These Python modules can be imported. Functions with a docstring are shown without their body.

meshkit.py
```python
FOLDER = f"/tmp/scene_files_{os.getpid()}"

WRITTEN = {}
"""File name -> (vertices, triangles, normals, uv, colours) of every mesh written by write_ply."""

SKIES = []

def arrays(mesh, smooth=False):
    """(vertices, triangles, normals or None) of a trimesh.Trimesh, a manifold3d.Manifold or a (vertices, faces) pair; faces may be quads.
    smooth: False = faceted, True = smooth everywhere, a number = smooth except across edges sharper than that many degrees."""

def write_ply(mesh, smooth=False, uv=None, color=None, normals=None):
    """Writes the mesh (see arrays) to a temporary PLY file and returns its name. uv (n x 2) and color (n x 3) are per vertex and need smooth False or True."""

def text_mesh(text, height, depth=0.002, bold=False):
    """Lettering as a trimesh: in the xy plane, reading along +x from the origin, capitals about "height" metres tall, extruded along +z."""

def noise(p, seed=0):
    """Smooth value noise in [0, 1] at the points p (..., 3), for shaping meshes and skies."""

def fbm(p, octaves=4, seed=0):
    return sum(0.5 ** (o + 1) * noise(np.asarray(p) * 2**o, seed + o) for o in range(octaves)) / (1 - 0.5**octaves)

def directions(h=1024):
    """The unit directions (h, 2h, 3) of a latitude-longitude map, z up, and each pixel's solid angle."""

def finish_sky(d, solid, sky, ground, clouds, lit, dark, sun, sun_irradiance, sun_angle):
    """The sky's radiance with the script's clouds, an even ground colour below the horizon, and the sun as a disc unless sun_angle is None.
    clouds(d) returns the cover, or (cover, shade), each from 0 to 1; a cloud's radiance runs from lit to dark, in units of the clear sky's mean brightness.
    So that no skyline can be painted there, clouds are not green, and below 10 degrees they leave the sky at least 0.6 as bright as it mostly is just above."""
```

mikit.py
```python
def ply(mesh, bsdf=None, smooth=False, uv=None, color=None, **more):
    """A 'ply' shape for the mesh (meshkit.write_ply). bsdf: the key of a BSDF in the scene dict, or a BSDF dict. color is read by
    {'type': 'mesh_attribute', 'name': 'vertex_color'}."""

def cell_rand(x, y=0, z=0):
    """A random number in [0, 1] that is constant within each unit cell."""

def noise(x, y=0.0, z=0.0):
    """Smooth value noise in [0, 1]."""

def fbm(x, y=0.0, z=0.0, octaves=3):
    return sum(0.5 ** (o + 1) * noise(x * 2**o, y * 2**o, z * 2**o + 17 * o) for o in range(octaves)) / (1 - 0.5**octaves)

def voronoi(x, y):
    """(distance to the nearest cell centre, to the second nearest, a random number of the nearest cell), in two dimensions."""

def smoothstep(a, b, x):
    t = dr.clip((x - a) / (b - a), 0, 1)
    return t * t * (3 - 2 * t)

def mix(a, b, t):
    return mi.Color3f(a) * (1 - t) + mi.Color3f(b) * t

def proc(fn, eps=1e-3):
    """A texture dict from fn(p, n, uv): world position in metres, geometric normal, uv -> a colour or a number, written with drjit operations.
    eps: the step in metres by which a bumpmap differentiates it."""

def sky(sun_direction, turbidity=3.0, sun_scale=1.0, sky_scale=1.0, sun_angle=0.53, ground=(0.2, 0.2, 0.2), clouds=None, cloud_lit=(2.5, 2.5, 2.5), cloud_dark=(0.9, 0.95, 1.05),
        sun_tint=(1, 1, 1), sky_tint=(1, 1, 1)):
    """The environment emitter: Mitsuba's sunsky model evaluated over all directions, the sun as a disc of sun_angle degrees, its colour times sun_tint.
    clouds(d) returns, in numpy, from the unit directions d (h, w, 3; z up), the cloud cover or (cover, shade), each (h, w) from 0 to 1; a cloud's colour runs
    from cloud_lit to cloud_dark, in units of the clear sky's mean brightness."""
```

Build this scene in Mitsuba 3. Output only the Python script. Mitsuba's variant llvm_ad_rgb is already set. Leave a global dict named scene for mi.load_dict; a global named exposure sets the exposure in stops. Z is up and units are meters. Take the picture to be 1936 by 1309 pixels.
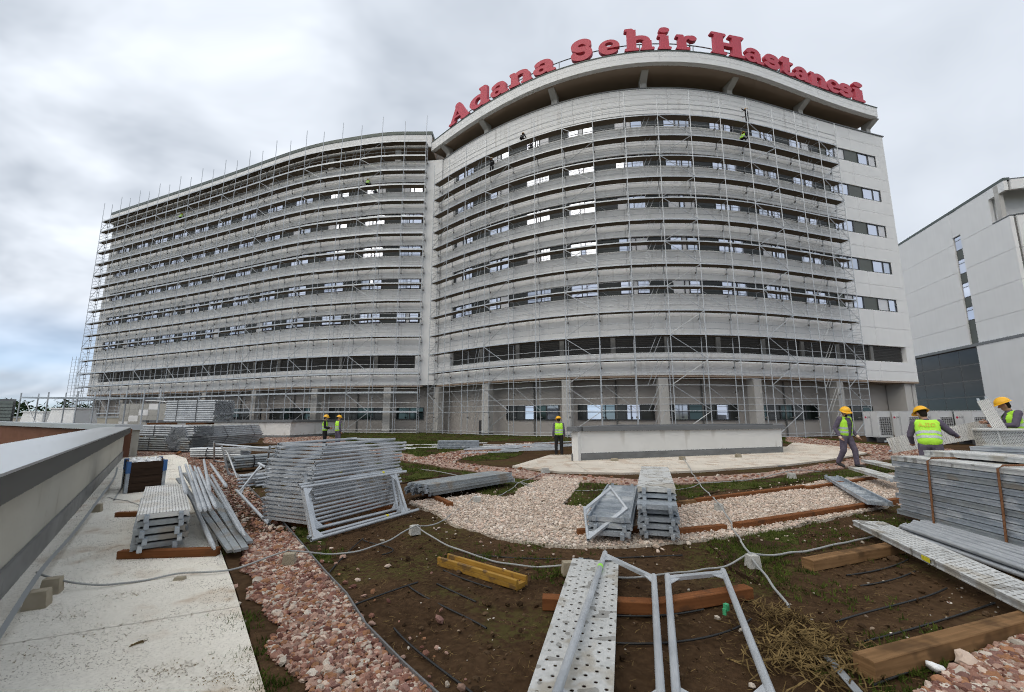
import math, random
import numpy as np, trimesh, drjit as dr, mitsuba as mi, mikit, meshkit
import manifold3d as m3
from shapely.geometry import Polygon, LineString, Point, box as sbox
from shapely.ops import unary_union
from shapely import affinity
from scipy.interpolate import CubicSpline
from mikit import proc, noise, fbm, voronoi, cell_rand, smoothstep, mix

rng = np.random.default_rng(7)
random.seed(7)
T4 = mi.ScalarTransform4f
scene, labels = {}, {}

# ---------------------------------------------------------------- camera, sky, exposure
EYE = 1.6
PITCH = 0.16221
scene['camera'] = {'type': 'perspective', 'fov': 98.9, 'fov_axis': 'x', 'near_clip': 0.1, 'far_clip': 5000.0,
    'to_world': T4().look_at(origin=[0, 0, EYE], target=[0, math.cos(PITCH), EYE + math.sin(PITCH)], up=[0, 0, 1])}

def clouds(d):
    z = np.maximum(d[..., 2], 0.02)
    q = np.stack([d[..., 0] / (z + 0.30), d[..., 1] / (z + 0.30), z * 0.0], -1)
    warp = np.stack([meshkit.fbm(q * 1.3 + 40, 3, 31) - .5, meshkit.fbm(q * 1.3 + 70, 3, 32) - .5, q[..., 2]], -1)
    p = q + warp * 0.45
    big = meshkit.fbm(p * 1.0 + 3.1, 4, 3)
    fine = meshkit.fbm(p * np.array([4.6, 6.4, 1]) + 11.0, 5, 9)
    # the sheet thickens and evens out to the east (right), breaks up in the west
    east = np.clip(0.5 + 1.1 * d[..., 0] / np.maximum(np.hypot(d[..., 0], d[..., 1]), 1e-6), 0, 1)
    shade = 0.55 - 0.30 * np.clip((d[..., 2] - 0.5) / 0.5, 0, 1) + (big - 0.5) * (0.75 * (1 - east) + 0.40 * east) + (fine - 0.5) * (1.55 * (1 - east) + 0.40 * east) + 0.08 * east
    gap = meshkit.fbm(np.stack([q[..., 0] * 0.7, q[..., 1] * 0.7, d[..., 2] * 16], -1) + 5, 3, 21)
    low = np.clip(1.25 - d[..., 2] / 0.15, 0, 1) * np.clip(1.3 - 1.3 * east, 0, 1)
    cover = 1 - 0.95 * np.clip((gap - 0.33) * 4, 0, 1) * low
    return cover, np.clip(shade, 0, 1)

scene['sky'] = mikit.sky((-0.42, -0.52, 0.74), turbidity=3.0, sun_scale=0.24, sun_angle=60, clouds=clouds, sun_tint=(0.90, 0.97, 1.06),
    cloud_lit=(2.36, 2.50, 2.70), cloud_dark=(1.26, 1.40, 1.60))
exposure = 2.2

# ---------------------------------------------------------------- materials
def rgb(c):
    return {'type': 'rgb', 'value': list(c)} if isinstance(c, (tuple, list)) else c

def mat(name, color, rough=0.6, metallic=0.0, two=True, bump=None, scale=1.0, **kw):
    b = {'type': 'principled', 'base_color': rgb(color), 'roughness': rough if not callable(rough) else proc(rough), 'metallic': metallic, **({'specular': 0.06} if metallic == 0 and (rough if not callable(rough) else 1) > 0.7 and 'specular' not in kw else {}), **kw}
    if bump is not None:
        b = {'type': 'bumpmap', 'arbitrary': proc(bump, 0.004), 'scale': scale, 'bsdf': b}
    scene[name] = {'type': 'twosided', 'bsdf': b} if two else b

def c_clad(p, n, uv):
    a = fbm(p.x * 0.35, p.y * 0.35, p.z * 0.5, 3)
    b = noise(p.x * 3.1, p.y * 3.1, p.z * 0.35)
    v = smoothstep(0.62, 0.80, noise(p.x * 5.2, p.y * 5.2, p.z * 0.30)) * smoothstep(0.42, 0.62, fbm(p.x * .6 + 9, p.y * .6, p.z * .6, 3))
    return mix(mix((0.66, 0.665, 0.665), (0.77, 0.775, 0.775), a * 0.7 + b * 0.3), (0.50, 0.49, 0.47), v * 0.45)

def c_concrete(p, n, uv):
    a = fbm(p.x * 1.1, p.y * 1.1, 0.0, 4)
    f = fbm(p.x * 55, p.y * 55, 0.0, 2)
    d = smoothstep(0.55, 0.72, fbm(p.x * 2.3 + 7, p.y * 2.3 + 3, 0.0, 4))
    k = smoothstep(0.50, 0.68, fbm(p.x * 9 + 2, p.y * 9 + 5, 0.0, 3))
    s = smoothstep(0.74, 0.82, noise(p.x * 120 + 5, p.y * 120, 2.0)) * (0.25 + 0.75 * smoothstep(0.42, 0.62, noise(p.x * 3.1, p.y * 3.1, 4.0)))
    c = mix((0.50, 0.475, 0.415), (0.72, 0.69, 0.615), a * 0.45 + f * 0.55)
    c = mix(c, (0.33, 0.235, 0.15), d * (0.25 + 0.35 * k))
    return mix(c, (0.10, 0.075, 0.05), s * 0.75)

def b_concrete(p, n, uv):
    return noise(p.x * 60, p.y * 60, p.z * 60) * 0.5 + noise(p.x * 19, p.y * 19, p.z * 19)

def c_soil(p, n, uv):
    a = fbm(p.x * 1.3, p.y * 1.3, 0.0, 4)
    f = fbm(p.x * 26, p.y * 26, 0.0, 3)
    m = smoothstep(0.52, 0.7, fbm(p.x * 0.8 + 9, p.y * 0.8 + 2, 0.0, 4)) * smoothstep(0.35, 0.6, f)
    c = mix((0.018, 0.0105, 0.0058), (0.088, 0.053, 0.029), a * 0.45 + f * 0.55)
    return mix(c, (0.050, 0.055, 0.014), m * 0.5)

def b_soil(p, n, uv):
    return fbm(p.x * 22, p.y * 22, 0.0, 4)

def c_moss(p, n, uv):
    a = fbm(p.x * 1.6, p.y * 1.6, 0.0, 4)
    f = fbm(p.x * 30, p.y * 30, 0.0, 3)
    c = mix((0.018, 0.021, 0.005), (0.058, 0.066, 0.017), f)
    return mix(c, (0.035, 0.022, 0.013), smoothstep(0.44, 0.58, a))

def c_white_gravel(p, n, uv):
    d1, d2, r = voronoi(p.x * 24, p.y * 24)
    return mix((0.40, 0.34, 0.28), (0.62, 0.56, 0.48), r)

def c_pink_gravel(p, n, uv):
    d1, d2, r = voronoi(p.x * 19, p.y * 19)
    return mix((0.24, 0.14, 0.11), (0.46, 0.36, 0.30), r)

def b_gravel(p, n, uv):
    d1, d2, r = voronoi(p.x * 22, p.y * 22)
    return smoothstep(0.0, 0.4, d2 - d1)

def c_galv(p, n, uv):
    a = fbm(p.x * 9, p.y * 9, p.z * 9, 3)
    s = noise(p.x * 55, p.y * 55, p.z * 55)
    w = smoothstep(0.56, 0.72, fbm(p.x * 4 + 4, p.y * 4, p.z * 7, 3))
    c = mix((0.20, 0.235, 0.27), (0.47, 0.51, 0.55), a * 0.65 + s * 0.35)
    return mix(c, (0.66, 0.68, 0.69), w * 0.5)

def c_galv_old(p, n, uv):
    a = fbm(p.x * 5, p.y * 5, p.z * 9, 4)
    s = noise(p.x * 40, p.y * 40, p.z * 40)
    c = mix((0.15, 0.17, 0.185), (0.40, 0.425, 0.43), a * 0.7 + s * 0.3)
    return mix(c, (0.25, 0.20, 0.14), smoothstep(0.56, 0.72, fbm(p.x * 4 + 3, p.y * 4, p.z * 4, 3)) * 0.55)

def c_deck_top(p, n, uv):
    a = fbm(p.x * 3, p.y * 3, 0.0, 4)
    s = noise(p.x * 42, p.y * 42, p.z * 10)
    c = mix((0.36, 0.37, 0.36), (0.66, 0.665, 0.65), a * 0.5 + s * 0.5)
    c = mix(c, (0.30, 0.25, 0.17), smoothstep(0.54, 0.70, fbm(p.x * 5 + 3, p.y * 5, 0.0, 4)) * 0.55)
    return mix(c, (0.14, 0.13, 0.11), smoothstep(0.76, 0.8, noise(p.x * 13 + 1, p.y * 13, 3.0)) * 0.6)

def c_deck_perf(p, n, uv):
    # rows of small drainage holes in the sheet, in metres of the deck
    u, v = uv.x / 0.036, uv.y / 0.030
    u = u + 0.5 * dr.select(dr.floor(v) * 0.5 - dr.floor(dr.floor(v) * 0.5) > 0.25, mi.Float(1), mi.Float(0))
    fu, fv = u - dr.floor(u) - 0.5, v - dr.floor(v) - 0.5
    hole = 1 - smoothstep(0.20, 0.30, dr.sqrt(fu * fu * 0.6 + fv * fv))
    a = fbm(p.x * 4, p.y * 4, p.z * 4, 4)
    c = mix((0.44, 0.44, 0.42), (0.68, 0.68, 0.66), a)
    c = mix(c, (0.36, 0.31, 0.23), smoothstep(0.56, 0.72, fbm(p.x * 6 + 3, p.y * 6, 0.0, 3)) * 0.4)
    return mix(c, (0.09, 0.09, 0.085), hole * 0.85)

def c_wood(p, n, uv):
    # uv.x runs along the timber
    g = fbm(uv.x * 2.2, uv.y * 60, p.z * 0.0, 3)
    k = fbm(p.x * 4, p.y * 4, p.z * 4, 3)
    c = mix((0.085, 0.032, 0.014), (0.23, 0.095, 0.038), g * 0.6 + k * 0.4)
    return mix(c, (0.06, 0.035, 0.022), smoothstep(0.58, 0.75, fbm(p.x * 7 + 2, p.y * 7, p.z * 7, 3)) * 0.6)

def c_wood_pale(p, n, uv):
    g = fbm(uv.x * 2.2, uv.y * 60, 0.0, 3)
    k = fbm(p.x * 4, p.y * 4, p.z * 4, 3)
    c = mix((0.085, 0.045, 0.020), (0.29, 0.172, 0.085), g * 0.65 + k * 0.35)
    return mix(c, (0.045, 0.028, 0.016), smoothstep(0.47, 0.68, fbm(p.x * 6 + 2, p.y * 6, p.z * 6, 3)) * 0.6)

def c_wood_yellow(p, n, uv):
    k = fbm(p.x * 6, p.y * 6, p.z * 6, 3)
    return mix(mix((0.20, 0.105, 0.014), (0.36, 0.205, 0.03), k), (0.07, 0.045, 0.025), smoothstep(0.50, 0.70, fbm(p.x * 11, p.y * 11 + 4, p.z * 11, 4)) * 0.75)

def c_render(p, n, uv):
    a = fbm(p.x * 1.2, p.y * 1.2, p.z * 1.2, 4)
    g = noise(p.x * 60, p.y * 60, p.z * 60)
    s = smoothstep(0.60, 0.85, noise(p.x * 7, p.y * 7, p.z * 0.5)) * smoothstep(0.4, 0.7, fbm(p.x * 3, p.y * 3, p.z * 3 + 2, 3))
    return mix(mix((0.33, 0.315, 0.27), (0.43, 0.415, 0.365), a * .8 + g * .2), (0.22, 0.195, 0.15), s * 0.5)

def c_flash(p, n, uv):
    a = fbm(p.x * 3, p.y * 3, p.z * 5, 4)
    return mix((0.085, 0.088, 0.088), (0.20, 0.205, 0.205), a)

def c_rust(p, n, uv):
    return mix((0.11, 0.045, 0.02), (0.26, 0.12, 0.055), fbm(p.x * 30, p.y * 30, p.z * 30, 3))

mat('m_clad', proc(c_clad), 0.5)
mat('m_paver', proc(lambda p, n, uv: mix(mix((0.36, 0.325, 0.275), (0.50, 0.46, 0.40), fbm(p.x * 1.3, p.y * 1.3, 0.0, 4)), (0.30, 0.22, 0.16), smoothstep(.55, .7, fbm(p.x * 2.7 + 4, p.y * 2.7, 0.0, 3)) * .5)), 0.85)
mat('m_concrete', proc(c_concrete), 0.85, bump=b_concrete, scale=0.0035)
mat('m_soil', proc(c_soil), 0.95, bump=b_soil, scale=0.03)
mat('m_moss', proc(c_moss), 0.95)
mat('m_white_gravel', proc(c_white_gravel), 0.9, bump=b_gravel, scale=0.02)
mat('m_pink_gravel', proc(c_pink_gravel), 0.9, bump=b_gravel, scale=0.02)
mat('m_galv', proc(c_galv), 0.42, 0.45)
mat('m_galv_old', proc(c_galv_old), 0.5, 0.4)
mat('m_deck_top', proc(c_deck_top), 0.5, 0.3)
mat('m_deck_perf', proc(c_deck_perf), 0.5, 0.25)
mat('m_wood', proc(c_wood), 0.75)
mat('m_white_render', proc(lambda p, n, uv: mix(mix((0.62, 0.615, 0.59), (0.70, 0.695, 0.67), fbm(p.x * 2, p.y * 2, p.z * 2, 4)), (0.40, 0.37, 0.32), smoothstep(0.66, 0.85, noise(p.x * 6, p.y * 6, p.z * .7)) * .45)), 0.8)
mat('m_wood_pale', proc(c_wood_pale), 0.8)
mat('m_wood_yellow', proc(c_wood_yellow), 0.6)
mat('m_render', proc(c_render), 0.8)
mat('m_flash', proc(c_flash), 0.45)
mat('m_rust', proc(c_rust), 0.8, 0.2)
mat('m_coping', (0.46, 0.475, 0.48), 0.34, 0.6)
mat('m_coping_edge', (0.055, 0.056, 0.052), 0.5, 0.0)
mat('m_coping_dark', (0.16, 0.165, 0.17), 0.4, 0.3)
mat('m_wall_flat', proc(lambda p, n, uv: mix((0.68, 0.685, 0.685), (0.76, 0.765, 0.765), fbm(p.x * .5, p.y * .5, p.z * .8, 3) * .6 + .4 * noise(p.x * 4, p.y * 4, p.z * .4))), 0.55)
mat('m_joint', (0.16, 0.16, 0.155), 0.8)
mat('m_spandrel', (0.032, 0.038, 0.040), 0.6)
mat('m_spandrel_green', (0.085, 0.095, 0.085), 0.5)
mat('m_frame_dark', (0.030, 0.034, 0.038), 0.35)
mat('m_mirror', (0.62, 0.655, 0.74), 0.03, 1.0)
mat('m_mirror_deep', (0.50, 0.535, 0.60), 0.05, 1.0)
mat('m_blind', (0.60, 0.61, 0.64), 0.35)
mat('m_glass_dark', (0.20, 0.235, 0.25), 0.04, 1.0)
mat('m_glass_black', (0.030, 0.034, 0.033), 0.10, 0.0, specular=0.5)
mat('m_glass_green', (0.06, 0.085, 0.085), 0.05, 1.0)
mat('m_glass_smoke', (0.012, 0.017, 0.016), 0.07, 0.0, specular=0.4)
mat('m_louver', (0.045, 0.043, 0.040), 0.5)
mat('m_pilaster', (0.14, 0.14, 0.135), 0.6)
mat('m_recess', (0.40, 0.375, 0.35), 0.8)
mat('m_soffit', (0.36, 0.28, 0.22), 0.8)
mat('m_column', (0.45, 0.44, 0.42), 0.7)
mat('m_dark', (0.02, 0.02, 0.02), 0.9)
mat('m_roof_trim', (0.075, 0.095, 0.085), 0.4, 0.2)
mat('m_tube', proc(lambda p, n, uv: mix((0.33, 0.355, 0.38), (0.60, 0.625, 0.65), fbm(p.x * 5, p.y * 5, p.z * 5, 3))), 0.38, 0.45)
mat('m_scaf_deck', (0.34, 0.345, 0.34), 0.5, 0.3)
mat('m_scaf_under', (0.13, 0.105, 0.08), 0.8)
mat('m_coupler', (0.15, 0.14, 0.13), 0.6, 0.3)
mat('m_sign_red', (0.50, 0.055, 0.085), 0.5)
mat('m_cable', proc(lambda p, n, uv: mix((0.20, 0.205, 0.20), (0.36, 0.37, 0.365), fbm(p.x * 6, p.y * 6, p.z * 6, 3))), 0.6)
mat('m_strip', (0.34, 0.36, 0.37), 0.4, 0.5)
mat('m_hose', (0.012, 0.012, 0.012), 0.55)
mat('m_block', proc(lambda p, n, uv: mix((0.20, 0.17, 0.12), (0.36, 0.32, 0.25), fbm(p.x * 12, p.y * 12, p.z * 12, 3))), 0.9)
mat('m_block_grey', proc(lambda p, n, uv: mix((0.30, 0.30, 0.28), (0.46, 0.45, 0.42), fbm(p.x * 14, p.y * 14, p.z * 14, 3))), 0.9)
mat('m_brown_wall', proc(lambda p, n, uv: mix((0.115, 0.055, 0.035), (0.16, 0.082, 0.055), fbm(p.x * 1.5, p.y * 1.5, p.z * 2, 3))), 0.8)
mat('m_ac', (0.52, 0.53, 0.535), 0.45)
mat('m_ac_rib', (0.40, 0.41, 0.42), 0.45)
mat('m_grille', (0.05, 0.05, 0.052), 0.5)
mat('m_logo_red', (0.40, 0.02, 0.06), 0.5)
mat('m_logo_grey', (0.13, 0.13, 0.135), 0.5)
mat('m_pure_white', (0.72, 0.73, 0.73), 0.5)
mat('m_vest', (0.42, 0.80, 0.05), 0.7)
mat('m_vest_strip', (0.42, 0.47, 0.45), 0.4)
mat('m_vest_print', (0.55, 0.50, 0.04), 0.7)
mat('m_helmet', (0.80, 0.42, 0.008), 0.3)
mat('m_suit', proc(lambda p, n, uv: mix((0.085, 0.073, 0.100), (0.145, 0.128, 0.168), fbm(p.x * 16, p.y * 16, p.z * 16, 3))), 0.9)
mat('m_suit_dark', (0.028, 0.027, 0.028), 0.9)
mat('m_skin', (0.34, 0.19, 0.13), 0.6)
mat('m_hair', (0.02, 0.016, 0.013), 0.8)
mat('m_boot', (0.02, 0.018, 0.017), 0.6)
mat('m_glove', (0.62, 0.50, 0.38), 0.8)
mat('m_yellow', (0.62, 0.55, 0.03), 0.5)
mat('m_lime', (0.28, 0.62, 0.08), 0.5)
mat('m_green_tag', (0.05, 0.30, 0.14), 0.5)
mat('m_blue', (0.03, 0.10, 0.26), 0.5)
mat('m_crate', proc(lambda p, n, uv: mix((0.020, 0.013, 0.010), (0.060, 0.038, 0.026), fbm(uv.x * 3, p.z * 40, 0.0, 3))), 0.8)
mat('m_straw', proc(lambda p, n, uv: mix((0.045, 0.029, 0.012), (0.20, 0.140, 0.060), cell_rand(p.x * 14, p.y * 14, 3))), 0.9)
mat('m_grass', proc(lambda p, n, uv: mix((0.024, 0.038, 0.007), (0.085, 0.112, 0.022), noise(p.x * 11, p.y * 11, 2.0))), 0.8)
mat('m_leaf', (0.05, 0.12, 0.02), 0.6)
mat('m_tree', proc(lambda p, n, uv: mix((0.012, 0.022, 0.010), (0.034, 0.052, 0.020), noise(p.x * .9, p.y * .9, p.z * .9))), 0.9)
mat('m_bark', (0.05, 0.04, 0.03), 0.9)
mat('m_stones', {'type': 'mesh_attribute', 'name': 'vertex_color'}, 0.85)
mat('m_field', (0.12, 0.12, 0.09), 0.95)
mat('m_louver_far', (0.16, 0.19, 0.18), 0.6)
mat('m_mesh_black', (0.015, 0.015, 0.017), 0.7)

# ---------------------------------------------------------------- mesh helpers
class Mesh:
    def __init__(self):
        self.v, self.f, self.u, self.n = [], [], [], 0
    def add(self, v, f, uv=None):
        v, f = np.asarray(v, float), np.asarray(f, int)
        if f.shape[1] == 4:
            f = np.vstack([f[:, [0, 1, 2]], f[:, [0, 2, 3]]])
        self.v.append(v); self.f.append(f + self.n); self.n += len(v)
        self.u.append(np.zeros((len(v), 2)) if uv is None else np.asarray(uv, float))
        return self
    def tm(self, t):
        return self.add(t.vertices, t.faces)
    def out(self):
        return np.vstack(self.v), np.vstack(self.f)
    def uv(self):
        return np.vstack(self.u)
    def box(self, c, size, rot=0.0):
        c, h = np.asarray(c, float), np.asarray(size, float) / 2
        v = np.array([[x, y, z] for x in (-1, 1) for y in (-1, 1) for z in (-1, 1)]) * h
        if rot:
            a, b = math.cos(rot), math.sin(rot)
            v = np.stack([v[:, 0] * a - v[:, 1] * b, v[:, 0] * b + v[:, 1] * a, v[:, 2]], 1)
        return self.add(v + c, BOXF)
    def box2(self, lo, hi):
        lo, hi = np.array(lo, float), np.array(hi, float)
        return self.box((lo + hi) / 2, hi - lo)
    def prism(self, p0, p1, prof, up=(0, 0, 1)):
        """A convex profile [(side, up), ...] drawn from p0 to p1."""
        p0, p1 = np.asarray(p0, float), np.asarray(p1, float)
        t = p1 - p0; L = np.linalg.norm(t); t = t / L
        up = np.asarray(up, float)
        if abs(t @ up) > 0.999:
            up = np.array([1.0, 0, 0])
        s = np.cross(t, up); s /= np.linalg.norm(s)
        u = np.cross(s, t)
        pr = np.asarray(prof, float); n = len(pr)
        ring = pr[:, :1] * s + pr[:, 1:] * u
        per = np.r_[0, np.cumsum(np.linalg.norm(np.diff(np.vstack([pr, pr[:1]]), axis=0), axis=1))]
        i = np.arange(n); j = (i + 1) % n
        # sides get their own vertices so that uv can run along the piece
        v, uv, f = [], [], []
        for k in range(n):
            v += [p0 + ring[k], p0 + ring[(k + 1) % n], p1 + ring[(k + 1) % n], p1 + ring[k]]
            uv += [(0, per[k]), (0, per[k + 1]), (L, per[k + 1]), (L, per[k])]
            f.append([4 * k, 4 * k + 3, 4 * k + 2, 4 * k + 1])
        f = np.array(f); f = np.vstack([f[:, [0, 1, 2]], f[:, [0, 2, 3]]])
        b = len(v)
        v += list(p0 + ring) + list(p1 + ring)
        uv += [(0.0, a) for a in pr[:, 1]] + [(0.07, a) for a in pr[:, 1]]
        caps = [[b, b + k, b + k + 1] for k in range(1, n - 1)] + [[b + n, b + n + k + 1, b + n + k] for k in range(1, n - 1)]
        return self.add(v, np.vstack([f, caps]), uv)
    def beam(self, p0, p1, w, h, ch=0.0, up=(0, 0, 1)):
        """A bar w wide and h high whose underside runs from p0 to p1."""
        a, c = w / 2, ch
        pr = [(-a, 0), (a, 0), (a, h), (-a, h)] if not c else [(-a + c, 0), (a - c, 0), (a, c), (a, h - c), (a - c, h), (-a + c, h), (-a, h - c), (-a, c)]
        return self.prism(p0, p1, pr, up)
    def tube(self, p0, p1, r, n=8):
        a = np.arange(n) * 2 * math.pi / n
        p0, p1 = np.asarray(p0, float), np.asarray(p1, float)
        t = (p1 - p0) / np.linalg.norm(p1 - p0)
        x = np.cross(t, [0, 0, 1] if abs(t[2]) < 0.9 else [1, 0, 0]); x /= np.linalg.norm(x)
        y = np.cross(t, x)
        ring = r * (np.cos(a)[:, None] * x + np.sin(a)[:, None] * y)
        v = np.vstack([p0 + ring, p1 + ring])
        i = np.arange(n); j = (i + 1) % n
        f = np.vstack([np.stack([i, j, j + n], 1), np.stack([i, j + n, i + n], 1)])
        c = [[0, k + 1, k] for k in range(1, n - 1)] + [[n, n + k, n + k + 1] for k in range(1, n - 1)]
        return self.add(v, np.vstack([f, c]))
    def pipe(self, p0, p1, r, n=8, wall=0.75):
        """A tube with an open bore at both ends."""
        p0, p1 = np.asarray(p0, float), np.asarray(p1, float)
        t = (p1 - p0) / np.linalg.norm(p1 - p0)
        x = np.cross(t, [0, 0, 1] if abs(t[2]) < 0.9 else [1, 0, 0]); x /= np.linalg.norm(x)
        y = np.cross(t, x); a = np.arange(n) * 2 * math.pi / n
        e = np.cos(a)[:, None] * x + np.sin(a)[:, None] * y
        d = 9 * r * t
        rings = [p0 + d + e * r * wall, p0 + e * r * wall, p0 + e * r, p1 + e * r, p1 + e * r * wall, p1 - d + e * r * wall]
        i = np.arange(n); j = (i + 1) % n; f = []
        for k in range(5):
            f += [np.stack([i + k * n, j + k * n, j + k * n + n], 1), np.stack([i + k * n, j + k * n + n, i + k * n + n], 1)]
        f.append(np.array([[0, k + 1, k] for k in range(1, n - 1)] + [[5 * n, 5 * n + k, 5 * n + k + 1] for k in range(1, n - 1)]))
        return self.add(np.vstack(rings), np.vstack(f))
    def path(self, pts, r, n=7):
        from_pts = np.asarray(pts, float)
        t = np.gradient(from_pts, axis=0); t /= np.linalg.norm(t, axis=1, keepdims=True)
        x = np.cross(t, np.where(np.abs(t[:, 2:]) < 0.95, [0, 0, 1.0], [1.0, 0, 0])); x /= np.linalg.norm(x, axis=1, keepdims=True)
        y = np.cross(t, x); a = np.arange(n) * 2 * math.pi / n
        v = from_pts[:, None] + r * (np.cos(a)[None, :, None] * x[:, None] + np.sin(a)[None, :, None] * y[:, None])
        m = len(from_pts)
        i, j = np.meshgrid(np.arange(m - 1), np.arange(n), indexing='ij'); k = (j + 1) % n
        q = np.stack([i * n + j, i * n + k, (i + 1) * n + k, (i + 1) * n + j], -1).reshape(-1, 4)
        return self.add(v.reshape(-1, 3), q)
    def poly(self, pg, z0, z1):
        for g in getattr(pg, 'geoms', [pg]):
            if g.area > 1e-7:
                t = trimesh.creation.extrude_polygon(g, z1 - z0, engine='earcut')
                v = np.array(t.vertices); v[:, 2] += z0
                self.add(v, t.faces, v[:, :2])
        return self

BOXF = np.array([[0, 1, 3, 2], [4, 6, 7, 5], [0, 4, 5, 1], [2, 3, 7, 6], [0, 2, 6, 4], [1, 5, 7, 3]])

def smooth_path(pts, m=12):
    P = np.asarray(pts, float); s = np.r_[0, np.cumsum(np.linalg.norm(np.diff(P, axis=0), axis=1))]
    return CubicSpline(s, P)(np.linspace(0, s[-1], m * (len(P) - 1) + 1))

count = {}
def key_for(name, parent=None):
    k = f'{parent}__{name}' if parent else name
    n = count.get(k, 0); count[k] = n + 1
    return k if n == 0 else f'{k}_{n:03d}'

def thing(name, label, cat, group=None):
    k = key_for(name)
    labels[k] = {'label': label, 'category': cat}
    if group:
        labels[k]['group'] = group
    return k

def part(parent, name, mesh, m, smooth=False, label=None, uv=False, kind=None, **kw):
    """One entry; parent None makes it a thing of one mesh (label it with tag)."""
    k = key_for(name, parent)
    d = mesh if isinstance(mesh, dict) else mikit.ply(mesh.out() if isinstance(mesh, Mesh) else mesh, m, smooth, uv=mesh.uv() if uv else None)
    scene[k] = {**d, **kw}
    if label or kind:
        labels[k] = {**({'label': label} if label else {}), **({'kind': kind} if kind else {})}
    return k

def single(name, mesh, m, label, cat, group=None, smooth=False, uv=False, **kw):
    k = part(None, name, mesh, m, smooth, uv=uv, **kw)
    labels[k] = {'label': label, 'category': cat}
    if group:
        labels[k]['group'] = group
    return k

def struct(name, mesh, m, label=None, smooth=False, uv=False):
    k = part(None, name, mesh, m, smooth, uv=uv)
    labels[k] = {'kind': 'structure', **({'label': label} if label else {})}
    return k

def stuff(name, mesh, m, label, cat, **kw):
    k = part(None, name, mesh, m, **kw)
    labels[k] = {'label': label, 'category': cat, 'kind': 'stuff'}
    return k

def frame_at(p, x, up=(0, 0, 1)):
    """The transform with its origin at p, its x axis along x and its z axis near up."""
    x = np.asarray(x, float); x = x / np.linalg.norm(x)
    up = np.asarray(up, float); y = np.cross(up, x); y /= np.linalg.norm(y); z = np.cross(x, y)
    M = np.eye(4); M[:3, 0], M[:3, 1], M[:3, 2], M[:3, 3] = x, y, z, p
    return T4(M.tolist())

def A(*p):
    return np.array(p, float)

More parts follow.
